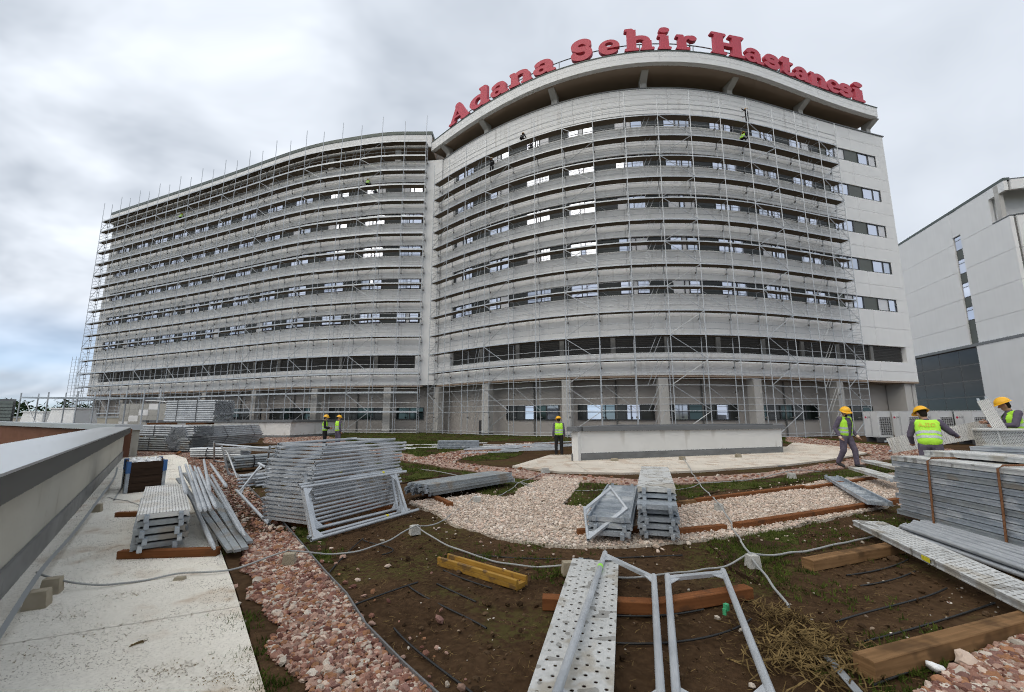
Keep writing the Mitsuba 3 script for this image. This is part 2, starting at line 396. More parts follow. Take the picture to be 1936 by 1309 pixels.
# ---------------------------------------------------------------- plan curves of the facade (x, y in metres, seen from the terrace left to right)
class Curve:
    def __init__(self, pts):
        P = np.array(pts, float); s0 = np.r_[0, np.cumsum(np.hypot(*np.diff(P, axis=0).T))]
        Q = CubicSpline(s0, P)(np.linspace(0, s0[-1], 4000))
        self.d = np.r_[0, np.cumsum(np.hypot(*np.diff(Q, axis=0).T))]; self.Q, self.len = Q, self.d[-1]
    def tn(self, u):
        u = np.clip(np.asarray(u, float), 0.06, self.len - 0.06)
        f = lambda w: np.stack([np.interp(w, self.d, self.Q[:, k]) for k in (0, 1)], -1)
        t = f(u + 0.05) - f(u - 0.05); t = t / np.linalg.norm(t, axis=-1, keepdims=True)
        return t, np.stack([t[..., 1], -t[..., 0]], -1)
    def at(self, u, o=0.0):
        u = np.asarray(u, float); t, n = self.tn(u)
        p = np.stack([np.interp(u, self.d, self.Q[:, k]) for k in (0, 1)], -1)
        return p + (u - np.clip(u, 0, self.len))[..., None] * t + n * np.asarray(o, float)[..., None]
    def p3(self, u, o, z):
        x, y = self.at(float(u), float(o)); return np.array([x, y, z])

TOWER = Curve([(-8.1,46.9),(-6.36,45.17),(-2.92,42.12),(0.53,39.62),(3.97,37.7),(7.42,36.39),(10.86,35.67),(14.3,35.51),(17.75,35.85),(21.19,36.62),(24.63,37.68),(28.08,38.85),(31.52,40.0),(34.97,41.1),(40.2,42.7)])
WING = Curve([(-9.6,47.05),(-10.22,47.07),(-14.33,47.18),(-18.43,47.97),(-22.54,49.0),(-26.64,50.48),(-30.75,52.3),(-34.86,54.2),(-38.96,56.08),(-43.07,57.93),(-47.18,59.74),(-51.28,61.53),(-55.39,63.31),(-59.49,65.09),(-63.6,66.88),(-65.2,67.6)][::-1])

def sweep(m, c, s0, s1, prof, ds=1.3, closed=False, caps=True):
    """The profile [(out, z), ...] drawn along the curve from s0 to s1."""
    k = max(2, int(math.ceil((s1 - s0) / ds)) + 1); s = np.linspace(s0, s1, k)
    pr = np.array(prof, float); n = len(pr)
    v = np.stack([np.concatenate([c.at(s, np.full(k, o)), np.full((k, 1), z)], 1) for o, z in pr], 1)
    i, j = np.meshgrid(np.arange(k - 1), np.arange(n if closed else n - 1), indexing='ij'); jj = (j + 1) % n
    q = np.stack([i * n + j, (i + 1) * n + j, (i + 1) * n + jj, i * n + jj], -1).reshape(-1, 4)
    m.add(v.reshape(-1, 3), q)
    if caps and n > 2:
        for e in (0, k - 1):
            m.add(v[e], [[0, a, a + 1] for a in range(1, n - 1)])
    return m

# ---------------------------------------------------------------- the hospital
FL = 3.87
ROWB = [11.85 + FL * k for k in range(5)]
ROWT = [13.10 + FL * k for k in range(5)]
Z_CAN, Z_D2, Z_D1, Z_PAR = 5.1, 6.87, 8.37, 31.1
# the roof slab swings out farther in the middle of the tower than at its ends
bulge = lambda s: 0.72 * np.sin(math.pi * np.clip(np.asarray(s, float) / 50.0, 0, 1)) ** 2
_s = np.linspace(-1.2, 50.4, 60)
ROOF = Curve(TOWER.at(_s, bulge(_s)))
RL = ROOF.len
WL = WING.len
hospital = thing('hospital_building', 'long curved grey hospital block with dark window bands, wrapped in scaffolding under a red sign', 'building')

def outline(o, back=17.0, s1=52.0):
    a = [tuple(WING.at(s, o)) for s in np.linspace(0.0, WL - 0.1, 50)]
    b = [tuple(TOWER.at(s, o)) for s in np.linspace(0.1, s1, 50)]
    e, w = TOWER.at(s1, -back), WING.at(0.0, -back)
    return Polygon(a + b + [tuple(e), (6.0, 58.0), (-12.0, 64.0), tuple(w)]).buffer(0)

m = Mesh(); m.poly(outline(-0.42), 4.86, 31.0); part(hospital, 'wall', m, 'm_joint')
m = Mesh(); m.poly(outline(-1.9), -0.3, 4.86); part(hospital, 'ground_floor_wall', m, 'm_recess')
m = Mesh(); m.poly(outline(-2.4), 31.0, 33.6); part(hospital, 'top_floor_wall', m, 'm_recess')

def spandrel_profile(z0, z1, board=0.48, d=0.035):
    pr = [(-0.40, z0), (0.03, z0), (0.03, z0 + 0.10), (0.0, z0 + 0.10)]
    n = max(1, int(round((z1 - z0 - 0.20) / board))); h = (z1 - z0 - 0.20) / n
    for k in range(1, n):
        z = z0 + 0.10 + k * h
        pr += [(0.0, z - 0.018), (-d, z - 0.018), (-d, z + 0.018), (0.0, z + 0.018)]
    return pr + [(0.0, z1 - 0.10), (0.03, z1 - 0.10), (0.03, z1), (-0.40, z1)]

def cladding(c, s0, s1, z0, z1, bay):
    n = max(1, int(round((s1 - s0) / bay))); e = np.linspace(s0, s1, n + 1)
    for a, b in zip(e[:-1], e[1:]):
        part(hospital, 'cladding_panel', sweep(Mesh(), c, a + 0.010, b - 0.010, spandrel_profile(z0, z1), 0.9), 'm_clad')

levels = [(Z_D1, ROWB[0])] + [(ROWT[k], ROWB[k + 1]) for k in range(4)] + [(ROWT[4], Z_PAR)]
for z0, z1 in levels:
    cladding(TOWER, 0.1, 42.7, z0, z1, 4.3)
    cladding(WING, 0.0, WL - 0.1, z0, z1, 4.9)
# canopy band above the ground floor
for c, s0, s1, bay in ((TOWER, 0.1, 42.7, 8.4), (WING, 0.0, WL - 0.1, 8.8)):
    n = int(round((s1 - s0) / bay)); e = np.linspace(s0, s1, n + 1)
    for a, b in zip(e[:-1], e[1:]):
        pr = [(-0.4, 5.02), (0.10, 5.02), (0.10, 5.25), (0.04, 5.25), (0.04, 5.55), (0.02, 5.57), (0.04, 5.59), (0.04, 6.10), (-0.05, 6.25), (0.06, 6.42), (0.10, 6.5), (0.10, Z_D2), (-0.4, Z_D2)]
        part(hospital, 'canopy_band', sweep(Mesh(), c, a + 0.008, b - 0.008, pr, 0.9), 'm_clad')
sf = Mesh()
sweep(sf, TOWER, 0.0, 52.0, [(0.06, 4.86), (-2.0, 4.86), (-2.0, 5.01), (0.06, 5.01)], closed=True)
sweep(sf, WING, 0.0, WL, [(0.06, 4.861), (-2.0, 4.861), (-2.0, 5.011), (0.06, 5.011)], closed=True)
part(hospital, 'soffit', sf, 'm_soffit')

# dark ribbon of the technical floor
for c, s0, s1 in ((TOWER, 2.35, 50.9), (WING, WL - 57.3, WL - 0.9)):
    n = int(round((s1 - s0) / 4.3)); e = np.linspace(s0, s1, n + 1)
    for a, b in zip(e[:-1], e[1:]):
        q = part(hospital, 'louver_panel', sweep(Mesh(), c, a + 0.22, b - 0.22, [(-0.38, Z_D2), (-0.33, Z_D2), (-0.33, Z_D1), (-0.38, Z_D1)], 0.9), 'm_louver')
        lv = Mesh()
        for z in np.arange(Z_D2 + 0.12, Z_D1 - 0.05, 0.15):
            sweep(lv, c, a + 0.24, b - 0.24, [(-0.325, z + 0.03), (-0.25, z - 0.02), (-0.25, z - 0.01), (-0.325, z + 0.045)], 1.5, True, False)
        part(q, 'blade', lv, 'm_louver', kind='stuff')
    for a in e[1:-1]:
        part(hospital, 'pilaster', sweep(Mesh(), c, a - 0.2, a + 0.2, [(-0.38, Z_D2), (-0.16, Z_D2), (-0.16, Z_D1), (-0.38, Z_D1)], 0.4), 'm_pilaster')
for c, a, b in ((TOWER, 0.1, 2.34), (WING, WL - 0.89, WL - 0.1), (WING, 0.0, WL - 57.31)):
    part(hospital, 'cladding_panel', sweep(Mesh(), c, a, b, spandrel_profile(Z_D2, Z_D1), 0.9), 'm_clad')
part(hospital, 'cladding_panel', sweep(Mesh(), TOWER, 50.91, 52.0, [(-0.4, Z_D2), (0.0, Z_D2), (0.0, Z_D1), (-0.4, Z_D1)], 0.9), 'm_wall_flat')

wr = np.random.default_rng(12)
def window(parent, c, s, w, z0, z1, glass='m_mirror', split=(0.42, 0.17, 0.41), o=-0.16, name='window'):
    a, b = s - w / 2, s + w / 2
    P = lambda u, oo, z: c.p3(u, oo, z)
    fm = Mesh(); t = 0.07
    _, nrm = c.tn(s); up = (0, 0, 1)
    cuts = [a]
    for f in split:
        cuts.append(cuts[-1] + f * w)
    def bar(u0, v0, u1, v1):
        fm.prism(P(u0, o, v0), P(u1, o, v1), [(-t / 2, -0.05), (t / 2, -0.05), (t / 2, 0.07), (-t / 2, 0.07)], up=(*nrm, 0))
    bar(a, z0 + t / 2, b, z0 + t / 2); bar(a, z1 - t / 2, b, z1 - t / 2)
    for u in cuts:
        u = min(max(u, a + t / 2), b - t / 2)
        bar(u, z0 + t, u, z1 - t)
    k = part(parent, name, fm, 'm_frame_dark')
    for u0, u1 in zip(cuts[:-1], cuts[1:]):
        jo = wr.uniform(-.010, .010, 4)
        jo[3] = jo[0] + jo[2] - jo[1]
        p = [P(u0 + t / 2, o + jo[0], z0 + t), P(u1 - t / 2, o + jo[1], z0 + t), P(u1 - t / 2, o + jo[2], z1 - t), P(u0 + t / 2, o + jo[3], z1 - t)]
        q = [x - np.array([*nrm, 0]) * 0.02 for x in p]
        v = np.array(p + q)
        gl = glass if glass != 'm_mirror' else wr.choice(['m_mirror'] * 6 + ['m_mirror_deep', 'm_blind'])
        part(k, 'pane', (v, np.array([[0, 1, 2], [0, 2, 3], [4, 6, 5], [4, 7, 6], [0, 4, 5], [0, 5, 1], [1, 5, 6], [1, 6, 2], [2, 6, 7], [2, 7, 3], [3, 7, 4], [3, 4, 0]])), str(gl))
    return k

tower_win = [(4.15, 2.7), (9.0, 2.6), (13.48, 2.5), (17.75, 2.5), (22.05, 2.5), (26.4, 2.5), (30.8, 2.6), (35.4, 2.7), (40.05, 2.7)]
wing_win = [(WL - a, b) for a, b in [(55.7, 3.2), (50.75, 3.2), (45.95, 3.2), (41.2, 3.2), (36.4, 3.2), (31.5, 3.2), (26.45, 3.1), (21.4, 3.0), (16.3, 2.9), (11.1, 2.7), (6.3, 2.6), (1.95, 2.5)]]
for c, wins, s0, s1 in ((TOWER, tower_win, 2.5, 42.6), (WING, wing_win, WL - 57.6, WL - 0.5)):
    for k in range(5):
        z0, z1 = ROWB[k], ROWT[k]
        edges = [s0] + [x for s, w in wins for x in (s - w / 2, s + w / 2)] + [s1]
        for s, w in wins:
            window(hospital, c, s, w, z0, z1)
        for a, b in zip(edges[0::2], edges[1::2]):
            if b - a > 0.3:
                h = (z1 - z0) / 4
                pr = [(-0.4, z0 + 0.001)]
                for q in range(4):
                    pr += [(-0.14, z0 + q * h + 0.012), (-0.14, z0 + (q + 1) * h - 0.012), (-0.17, z0 + (q + 1) * h - 0.012), (-0.17, z0 + (q + 1) * h + 0.012)]
                part(hospital, 'infill_panel', sweep(Mesh(), c, a + 0.004, b - 0.004, pr[:-2] + [(-0.4, z1 - 0.001)], 0.8), 'm_spandrel')
    for k in range(5):
        for a, b in ((0.0 if c is WING else 0.1, s0 - 0.01), (s1 + 0.01, WL - 0.1 if c is WING else 42.7)):
            if b - a > 0.1:
                part(hospital, 'cladding_panel', sweep(Mesh(), c, a, b, spandrel_profile(ROWT[k] - 1.25 + 0.002, ROWT[k] - 0.002), 0.8), 'm_clad')

# the plain panelled wall right of the scaffold
FX = [42.71, 47.1, 52.0]
zs = [5.02, 5.95, Z_D2]
for z0, z1 in levels:
    zs_l = [z0, (z0 + z1) / 2, z1]
    for a, b in zip(FX[:-1], FX[1:]):
        for u, v in zip(zs_l[:-1], zs_l[1:]):
            part(hospital, 'facade_panel', sweep(Mesh(), TOWER, a + 0.014, b - 0.014, [(-0.4, u + 0.012), (0.0, u + 0.012), (0.0, v - 0.012), (-0.4, v - 0.012)], 2.5), 'm_wall_flat')
for a, b in zip(FX[:-1], FX[1:]):
    for u, v in zip(zs[:-1], zs[1:]):
        part(hospital, 'facade_panel', sweep(Mesh(), TOWER, a + 0.014, b - 0.014, [(-0.4, u + 0.012), (0.0, u + 0.012), (0.0, v - 0.012), (-0.4, v - 0.012)], 2.5), 'm_wall_flat')
for k in range(5):
    z0, z1 = ROWB[k], ROWT[k]
    for s in (44.85, 49.3):
        window(hospital, TOWER, s, 2.6, z0, z1, split=(0.45, 0.55) if s < 46 else (0.58, 0.42), o=-0.10)
    part(hospital, 'infill_panel', sweep(Mesh(), TOWER, 46.16, 47.99, [(-0.4, z0 + .002), (-0.09, z0 + .002), (-0.09, z1 - .002), (-0.4, z1 - .002)], 1), 'm_spandrel_green')
    part(hospital, 'infill_panel', sweep(Mesh(), TOWER, 42.71, 43.54, [(-0.4, z0 + .002), (-0.09, z0 + .002), (-0.09, z1 - .002), (-0.4, z1 - .002)], 1), 'm_spandrel_green')
    part(hospital, 'facade_panel', sweep(Mesh(), TOWER, 50.61, 52.0, [(-0.4, z0 + .002), (0.0, z0 + .002), (0.0, z1 - .002), (-0.4, z1 - .002)], 1), 'm_wall_flat')
# end wall at the right corner, and the strip that joins the two curves
p0, p1 = TOWER.p3(52.0, -0.02, 5.02), TOWER.p3(52.0, -17.0, 5.02)
part(hospital, 'end_wall', Mesh().beam(p0 + A(0.05, 0.02, 0), p1 + A(0.05, 0.02, 0), 0.1, 26.08), 'm_wall_flat')
p0, p1 = WING.p3(0.0, -0.02, 5.02), WING.p3(0.0, -17.0, 5.02)
part(hospital, 'end_wall', Mesh().beam(p0 - A(0.05, 0, 0), p1 - A(0.05, 0, 0), 0.1, 29.5), 'm_clad')
p0, p1 = WING.p3(WL - 0.25, 0.12, 5.02), TOWER.p3(0.2, 0.1, 5.02)
jm = Mesh()
for k in range(7):
    jm.beam(p0 + A(0, 0, k * 3.73 + 0.01), p1 + A(0, 0, k * 3.73 + 0.01), 0.16, 3.71)
part(hospital, 'corner_strip', jm, 'm_wall_flat')
# parapet caps, open top floor, columns up there, and the roof slabs
part(hospital, 'parapet_cap', sweep(Mesh(), TOWER, 0.0, 52.2, [(-0.5, 31.102), (0.09, 31.102), (0.09, 31.20), (-0.5, 31.20)], closed=True), 'm_coping_dark')
part(hospital, 'parapet_cap', sweep(Mesh(), WING, -0.1, WL, [(-0.5, 31.101), (0.09, 31.101), (0.09, 31.19), (-0.5, 31.19)], closed=True), 'm_coping_dark')
for s in (0.9, 7.2, 15.3, 23.6, 32.0, 40.8, 50.3):
    q = Mesh(); x, y = TOWER.at(s, -0.32); t, n = TOWER.tn(s)
    q.beam(TOWER.p3(s - 0.3, -0.35, 31.2), TOWER.p3(s + 0.3, -0.35, 31.2), 0.5, 1.14)
    q.add(*[np.array(v) for v in ([TOWER.p3(s - .3, -.1, 31.75), TOWER.p3(s + .3, -.1, 31.75), TOWER.p3(s + .3, .85, 32.34), TOWER.p3(s - .3, .85, 32.34), TOWER.p3(s - .3, -.1, 32.34), TOWER.p3(s + .3, -.1, 32.34)], [[0, 1, 2], [0, 2, 3], [0, 3, 4], [1, 5, 2], [0, 4, 5], [0, 5, 1]])])
    part(hospital, 'top_column', q, 'm_column')
for c_ in (3.8, 12.6, 22.5, 33.0, 42.5, 51.5):
    part(hospital, 'top_column', Mesh().beam(WING.p3(WL - c_ - .35, -.35, 31.19), WING.p3(WL - c_ + .35, -.35, 31.19), 0.5, 1.62), 'm_column')
fz = [(32.34, 32.86), (32.88, 33.36)]
for (za, zb) in fz:
    e = np.linspace(0.25, RL - 0.2, 7)
    for a, b in zip(e[:-1], e[1:]):
        part(hospital, 'roof_fascia', sweep(Mesh(), ROOF, a + .008, b - .008, [(0.55, za), (1.0, za), (1.0, zb), (0.55, zb)], 0.9, True), 'm_wall_flat')
part(hospital, 'roof_slab', sweep(Mesh(), ROOF, 0.25, RL - 0.25, [(-4.0, 32.36), (0.54, 32.36), (0.54, 33.35), (-4.0, 33.35)], 0.9, True), 'm_soffit')
part(hospital, 'roof_trim', sweep(Mesh(), ROOF, 0.2, RL - 0.15, [(-4.0, 33.362), (1.05, 33.362), (1.05, 33.45), (-4.0, 33.45)], 0.9, True), 'm_roof_trim')
for (za, zb) in ((32.8, 33.7), (33.72, 34.35)):
    e = np.linspace(-0.3, WL + 0.2, 8)
    for a, b in zip(e[:-1], e[1:]):
        part(hospital, 'roof_fascia', sweep(Mesh(), WING, a + .008, b - .008, [(0.05, za), (0.36, za), (0.36, zb), (0.05, zb)], 0.9, True), 'm_clad')
part(hospital, 'roof_slab', sweep(Mesh(), WING, -0.28, WL + 0.2, [(-6.0, 32.82), (0.04, 32.82), (0.04, 34.36), (-6.0, 34.36)], 0.9, True), 'm_soffit')
part(hospital, 'roof_trim', sweep(Mesh(), WING, -0.35, WL + 0.3, [(-6.0, 34.362), (0.42, 34.362), (0.42, 34.75), (-6.0, 34.75)], 0.9, True), 'm_roof_trim')
m = Mesh(); m.poly(outline(-3.9, 16.0, 49.5), 33.0, 33.1); part(hospital, 'roof', m, 'm_coping_dark')

# ground floor: columns at the edge, recessed wall with window bands
colT = [-0.03, 7.46, 15.95, 23.9, 32.14, 41.6]
colW = [WL - x for x in (3.78, 12.56, 22.0, 31.6, 41.0, 50.2, 57.5)]
for c, cols in ((TOWER, colT), (WING, colW)):
    for s in cols:
        part(hospital, 'column', Mesh().beam(c.p3(s - 0.4, -0.42, -0.25), c.p3(s + 0.4, -0.42, -0.25), 0.75, 5.1, 0.02), 'm_column')
        part(hospital, 'column_base', Mesh().beam(c.p3(s - 0.42, -0.42, -0.24), c.p3(s + 0.42, -0.42, -0.24), 0.8, 0.42), 'm_coping_dark')
part(hospital, 'column', Mesh().beam(TOWER.p3(50.3, -1.0, -.25), TOWER.p3(51.2, -1.0, -.25), 1.6, 5.1, 0.02), 'm_column')
part(hospital, 'column', Mesh().beam(TOWER.p3(51.5, -0.6, -.25), TOWER.p3(52.0, -0.6, -.25), 0.6, 5.1, 0.02), 'm_column')
gw = [(TOWER, 11.7, 5.9, (.2, .16, .2, .22, .22), 'ddmgm'), (TOWER, 20.0, 7.0, (.12, .2, .18, .14, .18, .18), 'dmkdmd'), (TOWER, 28.2, 6.6, (.06, .2, .24, .16, .2, .14), 'dmgdmd'), (TOWER, 37.0, 7.6, (.2, .2, .2, .2, .2), 'gdgdg'), (TOWER, 46.0, 4.0, (.3, .35, .35), 'gdg')]
gw += [(WING, WL - 1.7, 3.0, (.5, .5), 'gg'), (WING, WL - 8.2, 7.2, (.2, .3, .3, .2), 'ddgd'), (WING, WL - 17.2, 8.0, (.3, .2, .2, .3), 'dgdg'), (WING, WL - 26.8, 7.8, (.25, .25, .25, .25), 'dgdd'), (WING, WL - 36.3, 7.6, (.25, .25, .25, .25), 'dddg'), (WING, WL - 45.6, 7.2, (.25, .25, .25, .25), 'dgdd')]
GM = {'d': 'm_glass_black', 'm': 'm_mirror', 'g': 'm_glass_green', 'k': 'm_glass_dark'}
for c, s, w, sp, code in gw:
    a = s - w / 2
    for f, g in zip(sp, code):
        window(hospital, c, a + f * w / 2, f * w, 1.40, 2.74, GM[g], (1.0,), o=-1.80, name='ground_floor_window')
        a += f * w
for c, ss in ((TOWER, (12.0, 20.1, 28.0, 36.9)), (WING, [WL - x for x in (8.2, 17.2, 26.8)])):
    for s in ss:
        part(hospital, 'downpipe', Mesh().tube(c.p3(s, -1.80, 0.0), c.p3(s, -1.80, 4.8), 0.07), 'm_pilaster')

# ---------------------------------------------------------------- roof sign in thick rounded letters, railing behind it
def L_(pts, w, flat=False):
    return LineString(pts).buffer(w / 2, cap_style=2 if flat else 1)
def ell(x, y, a, b):
    return affinity.scale(Point(x, y).buffer(1, 24), a, b)
def serif(x0, x1, y, w=0.13):
    return L_([(x0 + w / 2, y), (x1 - w / 2, y)], w)
def arc(cx, cy, a, b, t0, t1, n=20):
    t = np.radians(np.linspace(t0, t1, n)); return [(cx + a * math.cos(x), cy + b * math.sin(x)) for x in t]
def esse(h, w):
    top = arc(w * .5, h * .71, w * .30, h * .19, 25, 270, 18)
    bot = arc(w * .5, h * .33, w * .32, h * .21, 90, -155, 18)
    q = L_(top + bot, 0.235 * min(1, h + .12))
    return unary_union([q, ell(w * .80, h * .74, .10, h * .17), ell(w * .17, h * .27, .10, h * .17)])
def glyph(ch):
    X = 0.68
    if ch == 'A':
        return unary_union([L_([(.17, .08), (.47, .93)], .16), L_([(.47, .90), (.82, .1)], .29), L_([(.24, .33), (.7, .33)], .11), serif(0, .36, .065), serif(.6, 1.06, .065)]), 1.06
    if ch == 'H':
        return unary_union([L_([(.25, .1), (.25, .9)], .29, True), L_([(.83, .1), (.83, .9)], .29, True), L_([(.25, .5), (.83, .5)], .16), serif(0, .5, .065), serif(0, .5, .935), serif(.58, 1.08, .065), serif(.58, 1.08, .935)]), 1.08
    if ch == 'S':
        return esse(1.0, .78), .78
    if ch == 's':
        return esse(X, .60), .60
    if ch == 'd':
        return unary_union([ell(.36, X / 2, .36, X / 2).difference(ell(.37, X / 2, .125, .19)), L_([(.61, .06), (.61, .93)], .27, True), serif(.40, .70, .94), serif(.55, .86, .06)]), .86
    if ch == 'a':
        return unary_union([ell(.29, .205, .29, .205).difference(ell(.31, .20, .09, .075)), L_([(.58, .07), (.58, .48)], .27, True), L_(arc(.37, .44, .24, .155, 0, 165), .17), ell(.16, .50, .11, .10), serif(.5, .84, .06)]), .84
    if ch == 'n':
        return unary_union([L_([(.22, .08), (.22, .6)], .27, True), L_([(.68, .08), (.68, .42)], .27, True), L_(arc(.46, .43, .22, .155, 0, 170), .19), serif(0, .44, .06), serif(.47, .9, .06), serif(.02, .26, .62)]), .9
    if ch == 'h':
        return unary_union([L_([(.22, .08), (.22, .96)], .27, True), L_([(.68, .08), (.68, .42)], .27, True), L_(arc(.46, .43, .22, .155, 0, 170), .19), serif(0, .44, .06), serif(.47, .9, .06), serif(.0, .28, .96)]), .9
    if ch == 'i':
        return unary_union([L_([(.22, .08), (.22, .62)], .27, True), serif(0, .44, .06), serif(.0, .28, .62), ell(.22, .88, .17, .125)]), .44
    if ch == 'r':
        return unary_union([L_([(.22, .08), (.22, .6)], .27, True), serif(0, .48, .06), serif(.0, .28, .62), L_(arc(.48, .42, .2, .16, 40, 170), .16), ell(.56, .54, .13, .125)]), .7
    if ch == 'e':
        r = ell(.36, X / 2, .36, X / 2).difference(ell(.36, .46, .14, .10)).difference(sbox(.30, .20, .75, .285))
        return r.difference(Polygon([(.5, .20), (.8, .12), (.8, .30), (.5, .285)])), .72
    if ch == 't':
        return unary_union([L_([(.26, .2), (.26, .86)], .27, True), L_(arc(.36, .2, .17, .135, 180, 330), .17), serif(0, .54, .60, .14)]), .56

word = 'Adana' + 'Sehir' + 'Hastanesi'
spans = [(2.57, 6.0), (6.0, 8.87), (8.93, 11.2), (11.2, 13.82), (13.82, 16.13), (17.27, 19.4), (19.68, 21.55), (21.73, 24.35), (24.44, 25.68), (25.91, 27.82), (28.96, 32.39), (32.39, 34.47), (34.6, 36.51), (36.58, 38.39), (38.52, 40.55), (40.62, 43.13), (43.13, 44.96), (44.81, 46.74), (46.82, 48.55)]
sign = thing('roof_sign', 'row of thick red letters reading Adana Sehir Hastanesi along the curved roof edge', 'sign')
CAP = 2.18
for ch, (a, b) in zip(word, spans):
    g, w = glyph(ch)
    g = g.intersection(sbox(-.02, -.02, 2, 1.06)).simplify(0.006)
    k = (b - a - 0.02) / w
    g = affinity.scale(g, k, CAP, origin=(0, 0))
    m = Mesh().poly(g, 0.0, 0.36)
    t, n = TOWER.tn((a + b) / 2)
    c0 = TOWER.at((a + b) / 2, 0.74 + bulge((a + b) / 2)) - t * (b - a) / 2
    M = np.eye(4); M[:3, 0] = [*t, 0]; M[:3, 1] = [0, 0, 1]; M[:3, 2] = [*n, 0]; M[:3, 3] = [*c0, 33.50]
    q = part(sign, 'letter', m, 'm_sign_red', to_world=T4(M.tolist()))
    sup = Mesh()
    for f in (0.25, 0.75):
        x, y = c0 + t * (b - a) * f - n * 0.06
        sup.beam((x, y, 33.45), (x, y, 33.5 + 1.1), 0.06, 0.06)
        sup.prism((x, y, 34.3), (*(c0 + t * (b - a) * f - n * 1.1), 33.46), [(-.03, -.03), (.03, -.03), (.03, .03), (-.03, .03)])
    part(q, 'bracket', sup, 'm_coping_dark')

rail = thing('roof_railing', 'grey steel railing on the roof behind the red letters', 'railing')
for z in (34.6, 35.55):
    s = np.linspace(3.5, 48.2, 60); p = np.concatenate([TOWER.at(s, -0.5 + bulge(s)), np.full((60, 1), z)], 1)
    part(rail, 'rail', Mesh().path(p, 0.05, 6), 'm_coping_dark')
for s in np.linspace(3.5, 48.2, 19):
    part(rail, 'post', Mesh().tube(TOWER.p3(s, -0.5 + bulge(s), 33.4), TOWER.p3(s, -0.5 + bulge(s), 35.55), 0.045, 6), 'm_coping_dark')

# ---------------------------------------------------------------- scaffolding
def levels_of(n):
    z = [0.12]
    for k in range(1, n + 1):
        z.append(z[-1] + (2.0 if k <= 6 else 1.93 if k <= 14 else 1.78))
    return z

def scaffold(c, S, n, label, deck_h, toe, top_extra, first_deck=1, deck_ranges=None):
    key = thing('scaffold', label, 'scaffold', 'facade scaffolds')
    Z = levels_of(n); OUT, INN = 1.20, 0.42
    deck_n = 0; rest = Mesh()
    for i, s in enumerate(S):
        ztop = Z[-1] + top_extra * (1.0 if i % 2 == 0 else 0.78)
        for o in (OUT, INN):
            m = Mesh().tube(c.p3(s, o, -0.08), c.p3(s, o, ztop if o == OUT else Z[-1] + 0.2), 0.034, 6)
            st = part(key, 'standard', m, 'm_tube')
        b = Mesh().box((*c.at(s, OUT), -0.10), (0.16, 0.16, 0.04))
        part(key, 'base_plate', b, 'm_tube')
        tr = Mesh()
        for k, z in enumerate(Z[1:], 1):
            tr.tube(c.p3(s, OUT, z - .06), c.p3(s, INN, z - .06), 0.024, 5)
            tr.tube(c.p3(s, INN, z - 0.5), c.p3(s, 0.0, z - 0.5), 0.020, 5)
        part(key, 'transom', tr, 'm_tube', kind='stuff')
        cp = Mesh()
        for k, z in enumerate(Z[1:], 1):
            x, y = c.at(s, INN - 0.05)
            cp.box((x, y, z - 0.5), (0.13, 0.13, 0.15), rot=i * .3)
        part(key, 'wall_tie', cp, 'm_coupler', kind='stuff')
    for i, (a, b) in enumerate(zip(S[:-1], S[1:])):
        for k, z in enumerate(Z[1:], 1):
            if k < first_deck:
                continue
            d = Mesh()
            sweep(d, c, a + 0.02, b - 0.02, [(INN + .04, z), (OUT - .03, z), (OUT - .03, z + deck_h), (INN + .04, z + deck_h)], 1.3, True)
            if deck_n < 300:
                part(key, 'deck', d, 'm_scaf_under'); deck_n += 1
            else:
                v, f = d.out(); rest.add(v, f)
    if rest.n:
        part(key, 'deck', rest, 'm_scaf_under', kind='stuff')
    s = np.linspace(S[0], S[-1], 3 * len(S))
    for k, z in enumerate(Z):
        for dz in ((0.52, 1.02) if k and not (toe and k == len(Z) - 1) else (0.25,) if not k else ()):
            P = np.concatenate([c.at(s, np.full(len(s), OUT)), np.full((len(s), 1), z + dz)], 1)
            part(key, 'guard_rail', Mesh().path(P, 0.021, 5), 'm_tube')
        if k < first_deck:
            P = np.concatenate([c.at(s, np.full(len(s), OUT)), np.full((len(s), 1), z)], 1)
            part(key, 'ledger', Mesh().path(P, 0.026, 5), 'm_tube')
    for k, z in enumerate(Z):
        if k >= first_deck:
            hh = 0.17 if toe and (k > 8 or k < 5) else deck_h + .02
            part(key, 'toe_board', sweep(Mesh(), c, S[0], S[-1], [(OUT - .028, z - .005), (OUT + .004, z - .005), (OUT + .004, z + hh), (OUT - .028, z + hh)], 1.3, True), 'm_tube')
    # zigzag bracing in every third bay, ladders and loose diagonals here and there
    for i, (a, b) in enumerate(zip(S[:-1], S[1:])):
        for k in range(len(Z) - 1):
            if i % 3 == 0:
                u, v = (a, b) if k % 2 == 0 else (b, a)
                part(key, 'brace', Mesh().tube(c.p3(u, OUT + .04, Z[k] + .1), c.p3(v, OUT + .04, Z[k + 1] - .02), 0.028, 5), 'm_tube')
            elif i % 3 == 1 and k % 4 == 1:
                part(key, 'brace', Mesh().tube(c.p3(b, INN, Z[k] + .1), c.p3(a + .3, INN, Z[k + 1]), 0.020, 5), 'm_tube')
            if i % 6 == 2:
                u0, u1 = a + 0.9, a + 1.7
                for q in (0, .35):
                    part(key, 'ladder_rail', Mesh().tube(c.p3(u0 + q, .62, Z[k] + .05), c.p3(u1 + q, .95, Z[k + 1] + .05), 0.02, 4), 'm_tube')
    # end frames with rungs
    for s in (S[0], S[-1]):
        m = Mesh()
        for z in np.arange(0.5, Z[-1] + 0.8, 0.5):
            m.tube(c.p3(s, OUT, z), c.p3(s, INN, z), 0.016, 4)
        part(key, 'end_guard', m, 'm_tube', kind='stuff')
    return key, Z

